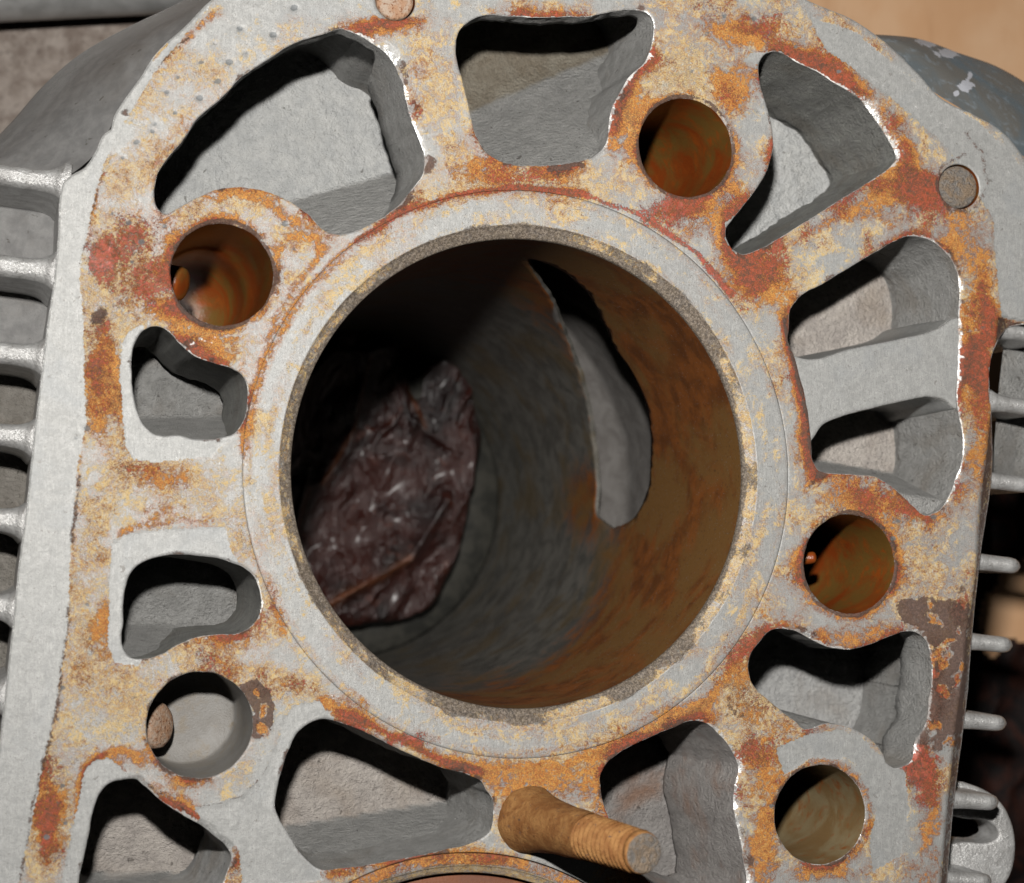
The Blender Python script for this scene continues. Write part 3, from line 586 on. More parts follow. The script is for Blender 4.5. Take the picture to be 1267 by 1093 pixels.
# ------------------------------------------------------------------ cast passages under the deck
def plane(p3):
    a, b, c = [P(x, y, -d) for x, y, d in p3]; n = np.cross(b-a, c-a); n /= n[2]
    return lambda q: a[2]-((q[:, 0]-a[0])*n[0]+(q[:, 1]-a[1])*n[1])
def smax(a, b, k): h = np.clip(.5+.5*(a-b)/k, 0, 1); return b*(1-h)+a*h+k*h*(1-h)
def passage(rim, ztop, depth, planes, floor_mat, wall_mat, seed, rough=.25, label=None, kk=1.2, ramp_mat=None, zfloor=None, draft=.025, und_list=()):
    nm = normals2(rim); n = len(rim); dmax = depth+3
    und = np.zeros(n); lipv = np.full(n, dmax*.8)
    for ux, uy, lp, un in und_list:               # deck lip of a given depth, hollow cast out behind it
        w_ = np.clip((nm@np.array([ux, uy])/math.hypot(ux, uy)-.25)*2.0, 0, 1); kx_ = w_*un > und; und = np.where(kx_, w_*un, und); lipv = np.where(w_ > .02, np.minimum(lipv, lp), lipv)
    for _ in range(12): und = (np.roll(und, 1)+und*2+np.roll(und, -1))/4; lipv = (np.roll(lipv, 1)+lipv*2+np.roll(lipv, -1))/4
    lipv = lipv+fbm(np.c_[rim, rim[:, :1]*0], .3, 3, seed+60)*1.0
    zs = [(0, 0), (.12, 0), (.4, 0), (.7, 0), (.95, 0), (1.0, .12), (1.03, .5), (1.06, 1), (None, 1), (None, 1)]
    wv = []
    for i, (t, uo) in enumerate(zs):
        dz = lipv*t if t is not None else (np.full(n, dmax) if i == len(zs)-1 else (lipv*1.06+dmax)/2)
        zz = ztop-dz
        q = rim-nm*(draft*dz*(1-uo))[:, None]+nm*(und*uo)[:, None]
        p3 = np.c_[q, np.broadcast_to(zz, (n,))]
        if i: p3[:, :2] += nm*(fbm(p3, .35, 4, seed)*rough*1.2+fbm(p3, 1.1, 2, seed+8)*rough*.35)[:, None]
        wv.append(p3)
    Vw = np.concatenate(wv); Fw = grid_faces(n, len(zs), True, False)
    # floor: heightfield
    big = rim+nm*(und+.9)[:, None]; lo, hi = big.min(0), big.max(0); s = .55
    gx = np.arange(lo[0], hi[0]+s, s); gy = np.arange(lo[1], hi[1]+s, s); X, Y = np.meshgrid(gx, gy); q = np.stack([X.ravel(), Y.ravel()], 1)
    base = np.full(len(q), -float(depth)) if zfloor is None else plane(zfloor)(q)
    zf = base.copy(); which = np.zeros(len(q))
    for pl in planes:
        pz = plane(pl[:3])(q); cap = pl[3] if len(pl) > 3 else -2.0
        pz = np.minimum(pz, cap); which = np.maximum(which, np.clip((pz-zf)/1.5+.5+fbm(np.c_[q, q[:, :1]*0], .6, 3, 9)*.5, 0, 1)); zf = smax(zf, pz, kk)
    p3 = np.c_[q, zf*0]; zf = zf+fbm(p3, .09, 3, seed+3)*rough*2.2+fbm(p3, .5, 4, seed+5)*rough
    zf = np.minimum(zf, -1.2)
    nu, nv = len(gx), len(gy); Ff = grid_faces(nu, nv); c = q[Ff].mean(1); keep = inside(c, big); Ff = Ff[keep]
    mi_f = np.ones(len(Ff), int); ramp = np.r_[np.zeros(len(Vw)), which]
    Vv = np.concatenate([Vw, np.c_[q, zf]]); Ff = Ff+len(Vw)
    used, inv = np.unique(np.concatenate([Fw, Ff]).ravel(), return_inverse=True)
    Fall = inv.reshape(-1, 4)
    o = meshobj('coolant_passage', Vv[used], Fall, [wall_mat, floor_mat], block, {'a_ramp': ramp[used]}, mi=np.concatenate([np.zeros(len(Fw)), mi_f]))
    if label: o['label'] = label
    return o
M_ = MAT
def zt_of(k): return rim_bottom[k][1]
passage(RIM['1'], zt_of('1'), 36, [[(352,252,36),(488,214,36),(450,283,7)]], M_['cast_light'], M_['cast_mid'], 1, .22, 'large upper left passage with a pale rough floor', ramp_mat=M_['cast_mid'], und_list=[(1,-.1,21,4),(-.55,.85,4,5)])
passage(RIM['2'], zt_of('2'), 36, [[(600,135,35),(735,78,35),(690,203,4)]], M_['cast_tan'], M_['cast_mid'], 2, .35, 'top middle passage with a grey slope', kk=9, ramp_mat=M_['cast_mid'], und_list=[(-.15,1,4.5,9)])
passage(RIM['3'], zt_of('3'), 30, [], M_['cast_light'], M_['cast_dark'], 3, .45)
passage(RIM['5'], zt_of('5'), 42, [], M_['cast'], M_['cast_mid'], 5, .35, und_list=[(1,-.1,13,7),(0,1,9,3)])
passage(RIM['6'], zt_of('6'), 32, [], M_['cast_rust'], M_['cast_rust'], 6, .15, 'lower passage with a smooth brown-grey wall beside the stud', draft=.12)
passage(RIM['7'], zt_of('7'), 34, [[(350,1022,34),(600,985,33),(450,1072,5)]], M_['cast_pink'], M_['cast_mid'], 7, .3, 'lower passage with a sandy pink floor', ramp_mat=M_['cast_mid'])
passage(RIM['8'], zt_of('8'), 36, [[(110,1082,34),(240,1082,34),(180,1130,4)]], M_['cast_pink'], M_['cast'], 8, .2, ramp_mat=M_['cast'])
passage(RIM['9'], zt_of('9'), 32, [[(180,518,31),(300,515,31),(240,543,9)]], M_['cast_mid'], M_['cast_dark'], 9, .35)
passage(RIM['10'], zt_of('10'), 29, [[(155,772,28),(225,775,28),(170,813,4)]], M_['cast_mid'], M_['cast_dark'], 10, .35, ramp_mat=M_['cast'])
# right-hand passage split by a bare rib
passage(RIM['4'], zt_of('4'), 28, [[(1020,572,27),(1120,590,27),(1060,592,12)]], M_['cast_pink'], M_['cast_mid'], 4, .3, 'right passage crossed by a bare grey rib', kk=1.5, ramp_mat=M_['cast_mid'])
RIB = [(968,436),(1003,444),(1056,431),(1120,418),(1164,406),(1182,394),(1195,392),(1196,505),(1186,506),(1170,494),(1151,491),(1120,496),(1082,505),(1044,515),(1019,527),(1008,543),(1000,552),(990,530)]
rb = loop(RIB, 2.6, .05, 77); nb = normals2(rb); zr = -.55
rows = [(-.75, zr), (-.35, zr-.02), (-.12, zr-.12), (0, zr-.4), (.15, -6), (.6, -16), (.8, -28)]
gr = to2(hexgrid(960, 1205, 380, 560, 4)); ins = shrink_outer(rb, .75); gk = inside(gr, shrink_outer(rb, 1.0)); v2r, trir, lrr = fill2d(ins, [], gr[gk])
Vr = [np.c_[v2r, np.full(len(v2r), zr)+fbm(np.c_[v2r, v2r[:, :1]*0], .3, 3, 2)*.06]]; nvr = len(v2r); prev = lrr[0]; qf = []
for o_, zz in rows[1:]:
    Vr.append(np.c_[rb+nb*o_, np.full(len(rb), zz)]); idx = np.arange(nvr, nvr+len(rb)); nvr += len(rb)
    qf.append(np.stack([prev, idx, np.roll(idx, -1), np.roll(prev, -1)], 1)); prev = idx
qf = np.concatenate(qf); fr_ = np.concatenate([trir, qf[:, [0, 1, 2]], qf[:, [0, 2, 3]]])
ra = {'a_'+c: np.zeros(nvr) for c in CH}; ra['a_clean'][:] = .96
ra['a_edge'][len(v2r)+len(rb):len(v2r)+3*len(rb)] = .55
tag(meshobj('rib', np.concatenate(Vr), fr_, MAT['deck'], block, ra), 'bare grey rib bridging the right passage')

# ------------------------------------------------------------------ bolt holes
def bolt_hole(k, m_, depth, ledge, label):
    c, r = HC[k]; rim = HRIM[k]; n = len(rim); z0 = rim_bottom[k][1]
    prof = [(r, None), (r-.05, -1.2), (r-.1, -depth*.5), (r-.12, -depth+.6), (r-.6, -depth), (r*.5, -depth), (.01, -depth)] if depth < 30 else [(r, None), (r-.05, -1.2), (r-.1, -ledge*.5), (r-.12, -ledge), (r-.5, -ledge-.8), (r-.55, -ledge-8), (r-.6, -depth), (.01, -depth)]
    rows = []; t = np.arctan2(rim[:, 1]-c[1], rim[:, 0]-c[0])
    for i, (rr, zz) in enumerate(prof):
        if i == 0: rows.append(np.c_[rim, z0]); continue
        w = fbm(np.c_[np.cos(t)*6, np.sin(t)*6, np.full(n, zz*.2)], .4, 3, ord(k))*.12 if rr > 1 else 0
        rows.append(np.c_[c[0]+(rr+w)*np.cos(t), c[1]+(rr+w)*np.sin(t), np.full(n, zz)])
    o = meshobj('bolt_hole', np.concatenate(rows), grid_faces(n, len(prof), True, False), m_, block)
    o['label'] = label
for k, m_, d, l, lab in (('a', M_['hole_rust'], 60, 26, 'bolt hole with a dark orange-brown oily wall and a lip deep inside'), ('b', M_['hole_rust'], 60, 40, 'bolt hole with an orange and olive wall'), ('c', M_['hole_rust'], 60, 38, 'bolt hole with a glossy rust-brown wall'),
                       ('d', M_['hole_olive'], 60, 44, 'bolt hole with an olive-brown wall'), ('e', M_['hole_grey'], 21, 20, 'plain grey bolt hole with a pale copper pin end inside')): bolt_hole(k, m_, d, l, lab)

# ------------------------------------------------------------------ cylinder liners
def liner(c, rl, rc, rb_, name_label, seed, port_px=None, extra=0.0):
    NT = 900; t = np.linspace(0, 2*np.pi, NT, endpoint=False)
    prof = [(rl, -6), (rl, -.10), (rl-.04, -.03), (rl-.10, .02), (rl-.35, .06)]
    for r in np.arange(rl-.7, rc+.25, -.38): prof.append((r, .08))
    prof += [(rc+.15, .09), (rc, .02), (rc-.15, -.10)]
    for u in np.linspace(.12, .92, 9): prof.append((rc-(rc-rb_)*u, -.10-1.15*u))
    prof += [(rb_+.10, -1.28), (rb_+.02, -1.5), (rb_, -2.0)]
    rows = []; pr = np.array(prof)
    for r, zz in prof:
        q = np.stack([c[0]+r*np.cos(t), c[1]+r*np.sin(t)], 1); p3 = np.c_[q, np.full(NT, 0.0)]
        rows.append(np.c_[q, zz+fbm(p3, .5, 3, seed)*.03+fbm(p3, .08, 2, seed+1)*.04])
    Vv = np.concatenate(rows); x, y = proj(Vv); A = paint(x, y, np.c_[Vv[:, :2], Vv[:, 2]*0])
    r = np.repeat(pr[:, 0], NT); th = np.tile(t, len(pr)); p3 = np.c_[Vv[:, :2], Vv[:, 2]*0]
    chm = (r < rc+.05)
    lowf = fbm(p3, .10, 3, seed+4); streak = fbm(np.stack([np.cos(th)*18, np.sin(th)*18, r*1.6], 1), .35, 4, seed+6)
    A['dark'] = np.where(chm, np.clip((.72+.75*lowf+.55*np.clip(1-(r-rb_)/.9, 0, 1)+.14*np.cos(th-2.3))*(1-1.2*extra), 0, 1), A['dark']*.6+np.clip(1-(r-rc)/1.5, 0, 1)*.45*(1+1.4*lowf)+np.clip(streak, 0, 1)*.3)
    A['yel'] = np.where(chm, .5, np.maximum(A['yel']*.5, .25+.5*streak)); A['rust'] = np.where(chm, .12, np.clip(A['rust']*.55+extra+.22*streak-.05+.16*(r > rl-1.6), 0, 1)); A['red'] = A['red']*.7+extra*.5; A['clean'] *= 0; A['pit'] *= .6
    A['edge'] = np.where((r < rb_+.2) | (np.abs(r-rc) < .12), .22, 0)
    ring = meshobj('cylinder_liner', Vv, grid_faces(NT, len(prof), True, False), MAT['liner'], block, {'a_'+k: v for k, v in A.items()})
    ring['label'] = name_label
    # bore wall: unrolled (s, z) sheet with an optional port window
    zbot = ZB+5; S = 2*np.pi*rb_; th0 = -np.pi
    if port_px is not None:
        pp = spline(port_px, 4); d = ray(pp[:, 0], pp[:, 1])@MC.T; o = CAM[:2]-c
        a = (d[:, :2]**2).sum(1); b = (d[:, :2]*o).sum(1); cc = (o**2).sum()-rb_**2; tt = (-b+np.sqrt(b*b-a*cc))/a
        hit = CAM+d*tt[:, None]; hs = (np.arctan2(hit[:, 1]-c[1], hit[:, 0]-c[0])-th0)*rb_; win = np.stack([hs, hit[:, 2]], 1)
        if area2(win) < 0: win = win[::-1].copy()
        win += normals2(win)*(fbm(np.c_[win, win[:, :1]*0], .25, 3, 6)*.55)[:, None]
    else: win = None
    top = -2.0
    outer = np.concatenate([np.stack([np.linspace(0, S, 300, endpoint=False), np.full(300, zbot)], 1), np.stack([np.full(60, S), np.linspace(zbot, top, 60, endpoint=False)], 1),
                            np.stack([np.linspace(S, 0, 300, endpoint=False), np.full(300, top)], 1), np.stack([np.zeros(60), np.linspace(top, zbot, 60, endpoint=False)], 1)])
    gp = hexgrid(1, S-1, zbot+1, top-1, 1.6); gp = gp+rng.normal(0, .1, gp.shape)
    if win is not None: gp = gp[~inside(gp, win+normals2(win)*.6)]
    sv, st_, lr_ = fill2d(outer, [win] if win is not None else [], gp)
    def cyl(s, zz, r): th = s/rb_+th0; return np.stack([c[0]+r*np.cos(th), c[1]+r*np.sin(th), zz], -1)
    Vb = cyl(sv[:, 0], sv[:, 1], rb_); Fb = st_[:, ::-1]
    bx, by = proj(Vb); ang = sv[:, 0]/rb_+th0
    rust = np.clip(1.05-(-Vb[:, 2]-28-22*np.cos(ang-.2))/42, 0, 1)
    if port_px is not None:
        for (x, y, rx, ry, am) in ((720,620,40,60,.9),(850,560,90,220,1.0),(800,780,120,70,.55),(640,370,60,40,.45),(770,690,60,40,.6),(690,850,170,34,.75),(660,345,50,25,.6)):
            rust = np.maximum(rust, am*np.exp(-(((bx-x)/rx)**2+((by-y)/ry)**2)))
        for (x, y, rx, ry, am) in ((630,590,70,170,.9),(600,760,90,60,.45)):
            rust = rust*(1-am*np.exp(-(((bx-x)/rx)**2+((by-y)/ry)**2)))
    dark = np.exp(-(((bx-690)/9)**2+((by-388)/20)**2))*.8 if port_px is not None else np.zeros(len(Vb)); Vx, Fx, R_, D_ = [Vb], [Fb], [rust], [dark]; nb_ = len(Vb)
    if win is not None:
        nw = normals2(win); prev = lr_[1]; nn = len(win)
        for rr, zo, dk in ((rb_+.12, .1, .5), (rb_+.9, .15, .3)):
            Vx.append(cyl(win[:, 0]-nw[:, 0]*-zo*0, win[:, 1], rr)); R_.append(np.full(nn, .25 if dk < .5 else 0)); D_.append(np.full(nn, dk)); idx = np.arange(nb_, nb_+nn); nb_ += nn
            q = np.stack([prev, idx, np.roll(idx, -1), np.roll(prev, -1)], 1); Fx += [q[:, [0, 1, 2]], q[:, [0, 2, 3]]]; prev = idx
        # the passage behind the window: a shallow pocket in the casting
        lo, hi = win.min(0)-14, win.max(0)+14; gx = np.linspace(lo[0], hi[0], 60); gz = np.linspace(lo[1], hi[1], 60); X, Y = np.meshgrid(gx, gz); X, Y = X.ravel(), Y.ravel()
        ins_ = np.minimum(np.minimum(X-lo[0], hi[0]-X), np.minimum(Y-lo[1], hi[1]-Y))
        rr = rb_+1.2+np.clip(ins_/12, 0, 1)*7.5+fbm(np.stack([X, Y, X*0], 1), .15, 3, 4)*.5
        Vx.append(cyl(X, Y, rr)); R_.append(np.zeros(len(X))); D_.append(np.ones(len(X))); Fq = grid_faces(60, 60, flip=True)+nb_; nb_ += len(X); Fx += [Fq[:, [0, 1, 2]], Fq[:, [0, 2, 3]]]
    wl = meshobj('bore_wall', np.concatenate(Vx), np.concatenate(Fx), MAT['bore'] if port_px is not None else MAT['hole_rust'], ring, {'a_rust': np.concatenate(R_), 'a_dark': np.concatenate(D_)})
    return ring
PORT = [(652,322),(690,333),(715,350),(735,375),(748,402),(762,432),(785,465),(800,505),(805,560),(800,610),(780,645),(755,652),(741,642),(738,600),(735,560),(728,510),(715,455),(700,415),(683,375),(665,345)]
liner(B1, RL, RC, RB, 'open cylinder bore with a pale rusty rim and an oily brown wall with a port', 3, PORT)
liner(B2, 45.4, 43.4, 41.8, 'second cylinder bore with a rusty rim at the bottom edge', 21, None, .45)

# rusted piston crown just below the rim of the second bore
rows = []; tp = np.linspace(0, 2*np.pi, 160, endpoint=False)
for r, zz in ((41.5, -14), (41.5, -4.2), (41.3, -3.7), (40.8, -3.5), (36, -3.4), (24, -3.2), (10, -3.1), (.05, -3.1)):
    q = np.c_[B2[0]+r*np.cos(tp), B2[1]+r*np.sin(tp), np.full(160, zz)]; q[:, 2] += fbm(q, .2, 3, 12)*.15*(r < 41); rows.append(q)
tag(meshobj('piston_crown', np.concatenate(rows), grid_faces(160, len(rows), True, False), MAT['crown'], block), 'red-brown rusted piston crown in the second bore at the bottom edge')

# ------------------------------------------------------------------ stud
def frame(ax):
    ax = ax/np.linalg.norm(ax); u = np.cross(ax, [0, 0, 1.0]); u = np.array([1.0, 0, 0]) if np.linalg.norm(u) < 1e-6 else u/np.linalg.norm(u); return ax, u, np.cross(ax, u)
def revolve(p0, p1, prof, n, seed=None, amp=0.0):
    """prof: (distance along the axis, radius)"""
    ax, u, v = frame(np.array(p1)-np.array(p0)); t = np.linspace(0, 2*np.pi, n, endpoint=False); rows = []
    for d, r in prof:
        p = np.array(p0)+ax*d+np.outer(np.cos(t)*r, u)+np.outer(np.sin(t)*r, v)
        if amp and r > .3: p = p+(p-np.array(p0)-ax*d)/max(r, .1)*(fbm(p, .5, 4, seed)*amp)[:, None]
        rows.append(p)
    return np.concatenate(rows), grid_faces(n, len(prof), True, True)
s0 = P(655, 1014, -1.0); s1 = P(797, 1056, 36.0); L = np.linalg.norm(s1-s0)
prof = [(-4, 6.2), (0, 6.1), (1.2, 5.9), (3, 5.4), (6, 4.9), (9, 4.6), (L*.38, 4.3), (L*.44, 4.2), (L*.5, 4.1), (L*.56, 3.95)]
Vs_, Fs_ = revolve(s0, s1, prof, 64, 3, .34)
stud = meshobj('stud', Vs_, Fs_, MAT['stud'], block); tag(stud, 'heavily rusted threaded stud standing out of the deck')
# threaded end: helical ridge
npt = 40; pitch = 1.35; a0 = L*.54; turns = int((L-a0-1.0)/pitch); th = []; ax, u, v = frame(s1-s0)
nrow = turns*8+1; rows = []
for i in range(nrow):
    tt = np.linspace(0, 2*np.pi, npt, endpoint=False); dd_ = a0+i*pitch/8
    ph = (i/8-tt/(2*np.pi)) % 1; ridge = 1-np.abs(ph-.5)*2; taper = 1-.1*(i/nrow)
    r = (3.3+.75*ridge)*taper
    p = s0+ax*dd_+np.outer(np.cos(tt)*1, u)*r[:, None]+np.outer(np.sin(tt)*1, v)*r[:, None]
    p = p+fbm(p, .8, 3, 6)[:, None]*.06; rows.append(p)
for rr, dd_ in ((3.45, L-.5), (3.2, L), (2.7, L+.15), (1.6, L+.05), (.02, L-.05)):
    tt = np.linspace(0, 2*np.pi, npt, endpoint=False); p = s0+ax*dd_+np.outer(np.cos(tt)*rr, u)+np.outer(np.sin(tt)*rr, v); p = p+ax*(fbm(p, .7, 3, 9)*.35)[:, None]; rows.append(p)
meshobj('thread', np.concatenate(rows), grid_faces(npt, len(rows), True, True), [MAT['stud'], MAT['pin']], stud, mi=(np.arange((len(rows)-1)*npt) >= (len(rows)-4)*npt).astype(int))

# ------------------------------------------------------------------ dowel pins sunk in the deck, pin ends inside bolt holes
def pin(c, r, z, m_, lab, amp=.12):
    prof = [(0, r-.1), (6+z-.5, r-.1), (6+z-.15, r-.25), (6+z, r-.7), (6+z+.1, r*.55), (6+z+.05, .02)]
    Vp, Fp = revolve((c[0], c[1], -6), (c[0], c[1], 0), prof, 56, 5, amp)
    tag(meshobj('dowel_pin', Vp, Fp, m_, block), lab)
pin(pin_c['f'][0], pin_c['f'][1]-.12, -.22, MAT['pin'], 'worn steel dowel sunk in the right shoulder of the deck')
pin(pin_c['g'][0], pin_c['g'][1]-.1, -.05, MAT['copper'], 'copper-coloured dowel at the top edge of the deck')
for k in pin_c:   # the drilled seat round each dowel
    c, r = pin_c[k]; rim = circ(c, r+.06, 60); z0 = rim_bottom[k][1]
    meshobj('dowel_seat', np.concatenate([np.c_[rim, z0], np.c_[rim, z0*0-7]]), grid_faces(60, 2, True, False), MAT['hole_rust'], block)
def pin_end(px, py, z, r, tipdir, m_, lab):
    a = P(px, py, z); Vp, Fp = revolve(a-np.array(tipdir)*6, a, [(0, r), (5, r), (5.7, r*.93), (6, r*.75), (6.15, r*.4), (6.15, .02)], 40, 8, .2)
    tag(meshobj('plug', Vp, Fp, m_, block), lab)
pin_end(201, 897, -12, 4.0, (.75, .05, .66), MAT['copper'], 'pale copper plug end showing in the grey bolt hole')
pin_end(226, 352, -21, 3.1, (.8, -.2, .5), MAT['hole_rust'], 'rusty plug end showing in the upper left bolt hole')
pin_end(1007, 690, -10, 1.1, (.8, .1, .5), MAT['hole_rust'], 'small rusty bead inside the right bolt hole')

# ------------------------------------------------------------------ cooling fins
eL = to2([(67, 345)])[0]-to2([(14, 790)])[0]; eL /= np.linalg.norm(eL)          # along the block, upward in the picture
eO = np.array([-eL[1], eL[0]])                                                # outward to the left
def make_fin(length, thick, height, root_flare, drop, tipround):
    """fin along +x from its root at the origin, rounded top edge; mm"""
    nx = 14; xs = np.concatenate([np.linspace(-1.0, 5, 7), np.linspace(7, length, nx-7)]); rows = []
    prof = []
    for a in np.linspace(math.pi, 0, 9): prof.append((math.cos(a)*.5, math.sin(a)*.5))
    for i, x in enumerate(xs):
        fl_ = root_flare*math.exp(-max(x, 0)/1.3); th = thick+2*fl_; zt_ = -drop*(1-math.exp(-max(x, 0)/3.0))
        tr = 1.0
        if tipround and x > length-3.5: q = (x-(length-3.5))/3.5; zt_ -= 3.0*q*q; tr = math.sqrt(max(.06, 1-q*q*.8))
        row = [(x, -th*.5*tr*1.06, -height)]+[(x, px*th*tr, zt_-thick*.5+pz*thick) for px, pz in prof]+[(x, th*.5*tr*1.06, -height)]
        rows.append(row)
    V_ = np.array(rows).reshape(-1, 3); n = len(rows[0]); F_ = [tuple(f) for f in grid_faces(n, len(xs), False, True)]
    F_.append(tuple(range((len(xs)-1)*n, len(xs)*n))); F_ = F_[:-1]+[F_[-1]]
    me_ = meshobj('cooling_fin', V_, F_, MAT['fin'], None); return me_
def place(o, at, ang, z):
    o.location = Vector((at[0]*MM, at[1]*MM, z*MM))-worldloc(block); o.rotation_euler = (0, 0, ang); o.parent = block
angL = math.atan2(eO[1], eO[0])
finL = make_fin(46, 3.7, 40, 1.6, 2.2, False); first = True
for (x, y) in ((80,222),(68,333),(55,440),(42,541),(31,646),(19,754),(6,862),(-8,970),(-20,1078),(-34,1190),(-48,1300),(-62,1420),(-76,1540)):
    o = finL if first else finL.copy()
    if not first: scene.collection.objects.link(o)
    first = False; place(o, to2([(x, y)])[0], angL, -.9)
finR = make_fin(12.5, 3.1, 40, .9, .4, True); first = True
for (x, y) in ((1249,404),(1240,495),(1229,592),(1214,694),(1204,794),(1196,893),(1186,993),(1177,1093),(1166,1195),(1155,1300),(1143,1410),(1131,1520)):
    o = finR if first else finR.copy()
    if not first: scene.collection.objects.link(o)
    first = False; place(o, to2([(x, y)])[0], angL+math.pi, -3.4)

# ------------------------------------------------------------------ castings beside the deck
def loft(name, curves, m_, label=None, attrs=None, step=40, sub=6, seed=1, amp=.15):
    """curves: lists of (px,py,z); smooth surface through them"""
    cs = []
    for c in curves:
        a = np.array(c, float); q = P(a[:, 0], a[:, 1], a[:, 2]); s = np.r_[0, np.cumsum(np.linalg.norm(np.diff(q, axis=0), axis=1))]; s /= s[-1]
        sp = spline(np.c_[q], .5, closed=False); s2 = np.r_[0, np.cumsum(np.linalg.norm(np.diff(sp, axis=0), axis=1))]; s2 /= s2[-1]
        cs.append(np.stack([np.interp(np.linspace(0, 1, step), s2, sp[:, i]) for i in range(3)], 1))
    cs = np.array(cs); rows = []
    k = len(cs); tt = np.linspace(0, k-1, (k-1)*sub+1)
    full = np.stack([spline(cs[:, j], 1e9, closed=False) if False else np.stack([np.interp(tt, np.arange(k), cs[:, j, i]) for i in range(3)], 1) for j in range(step)], 1)
    # smooth across the curves
    for _ in range(sub): full[1:-1] = (full[:-2]+2*full[1:-1]+full[2:])/4
    V_ = full.reshape(-1, 3); V_ = V_+fbm(V_, .12, 3, seed)[:, None]*np.array([0, 0, amp])
    o = meshobj(name, V_, grid_faces(step, full.shape[0]), m_, block, attrs(V_) if attrs else None)
    if label: o['label'] = label
    return o
loft('casing', [[(74,224,-4),(92,213,-2.5),(118,190,-2.5),(141,150,-2.5),(174,98,-2.5),(205,58,-2.5),(252,12,-2.5),(330,-40,-2.5)],
                [(30,222,-9),(58,200,-9),(85,160,-9),(115,120,-9),(150,78,-8),(185,48,-8),(245,6,-8),(325,-50,-8)],
                [(-40,222,-14),(0,192,-16),(35,150,-20),(70,112,-22),(110,75,-22),(160,45,-20),(240,0,-18),(320,-60,-18)],
                [(-90,215,-22),(-35,190,-30),(8,150,-38),(50,100,-40),(95,62,-40),(150,32,-38),(235,-8,-34),(315,-75,-34)],
                [(-130,300,-70),(-60,260,-90),(0,225,-100),(40,190,-110),(90,140,-110),(150,90,-110),(220,40,-110),(300,-20,-110)]], MAT['shell'], 'smooth dark grey casing curving away from the upper left edge', step=60, sub=8)
loft('casing', [[(84,226,-23),(70,345,-23),(54,462,-23)],[(20,224,-24),(5,345,-24),(-10,462,-24)],[(-80,222,-25),(-90,345,-25),(-100,462,-25)]], MAT['cast_web'], 'flat grey web between the upper left fins', step=40, sub=6, amp=.2)
def chips(V_):
    x, y = proj(V_); e = np.zeros(len(V_))
    for cx_, cy_, rx, ry in ((1150,52,22,7),(1172,66,20,7),(1196,106,12,9),(1183,116,5,5),(1200,95,5,8)):
        e = np.maximum(e, np.exp(-((x-cx_)/rx)**2-((y-cy_)/ry)**2))
    return {'a_edge': e}
loft('housing', [[(1060,45,-12),(1100,62,-8),(1150,110,-5),(1200,142,-5),(1262,190,-5),(1310,240,-5)],
                 [(1070,42,-14),(1115,52,-11),(1168,88,-10),(1222,124,-10),(1280,172,-10),(1320,220,-10)],
                 [(1080,43,-18),(1130,50,-17),(1182,75,-17),(1240,108,-17),(1295,152,-17),(1335,200,-17)],
                 [(1086,43,-26),(1135,46,-26),(1185,62,-26),(1235,78,-26),(1290,112,-26),(1345,170,-26)],
                 [(1075,75,-70),(1120,80,-70),(1170,100,-70),(1220,120,-70),(1270,150,-70),(1330,190,-70)]], MAT['paint'], 'blue-grey painted housing with chipped white paint beyond the right shoulder', chips, 120, 14)
loft('casing', [[(66,455,-24),(42,600,-24),(22,760,-24),(2,920,-24),(-20,1090,-24)],[(10,455,-25),(-8,600,-25),(-22,760,-25),(-40,920,-25),(-70,1090,-25)],[(-90,455,-26),(-100,600,-26),(-110,760,-26),(-130,920,-26),(-150,1090,-26)]], MAT['web'], 'sandy pale web between the lower left fins', step=60, sub=6, amp=.4)
loft('casing', [[(1246,396,-16),(1236,480,-16),(1226,600,-16)],[(1275,390,-17),(1268,480,-17),(1262,600,-26)],[(1320,385,-20),(1315,480,-20),(1310,600,-20)]], MAT['cast_mid'], 'pale web between the upper right fins', step=40, sub=6, amp=.2)
# lug with a slot at the lower right
lug = to2([(1176,968),(1205,972),(1229,984),(1246,1004),(1256,1035),(1256,1062),(1248,1088),(1230,1105),(1176,1105)]); lugc = loop([(1150,966),(1205,972),(1229,984),(1246,1004),(1256,1035),(1256,1062),(1248,1088),(1230,1108),(1150,1110)], 4, .05, 5)
slot = loop([(1160,1012),(1200,1014),(1222,1016),(1234,1026),(1236,1036),(1228,1041),(1195,1042),(1160,1042)], 3, .03, 6)
def plate(name, outl, hole, z0, th, m_, lab, scale_z):
    # the outline was traced at depth z0: slide it there along the line of sight
    def at(q, zz): x, y = proj(np.c_[q, np.zeros(len(q))]); return P(x, y, np.full(len(q), z0))[:, :2]
    o2, h2 = at(outl, z0), at(hole, z0)
    oi, hi_ = shrink_outer(o2, .7), h2+normals2(h2)*.5
    v, t_, l_ = fill2d(oi, [hi_], np.zeros((0, 2))); V_ = [np.c_[v, np.full(len(v), z0)]]; n_ = len(v); F_ = [t_]
    for li, rim, sg in ((l_[0], o2, -1), (l_[1], h2, 1)):
        pv = li; d = .7 if sg < 0 else .5
        for off, dz in ((.3, .08), (.08, .3), (0, .7), (0, th)):
            V_.append(np.c_[rim+normals2(rim)*sg*off*d, np.full(len(rim), z0-dz)]); ix = np.arange(n_, n_+len(rim)); n_ += len(rim)
            q_ = np.stack([pv, np.roll(pv, -1), np.roll(ix, -1), ix], 1); F_ += [q_[:, [0, 1, 2]], q_[:, [0, 2, 3]]]; pv = ix
    Va = np.concatenate(V_); Fa = orient_up(Va, np.concatenate(F_)); o = meshobj(name, Va, Fa, m_, block); o['label'] = lab; return o
plate('lug', lugc, slot, -16, 8, MAT['fin'], 'rounded lug with a slot at the lower right side', 1)

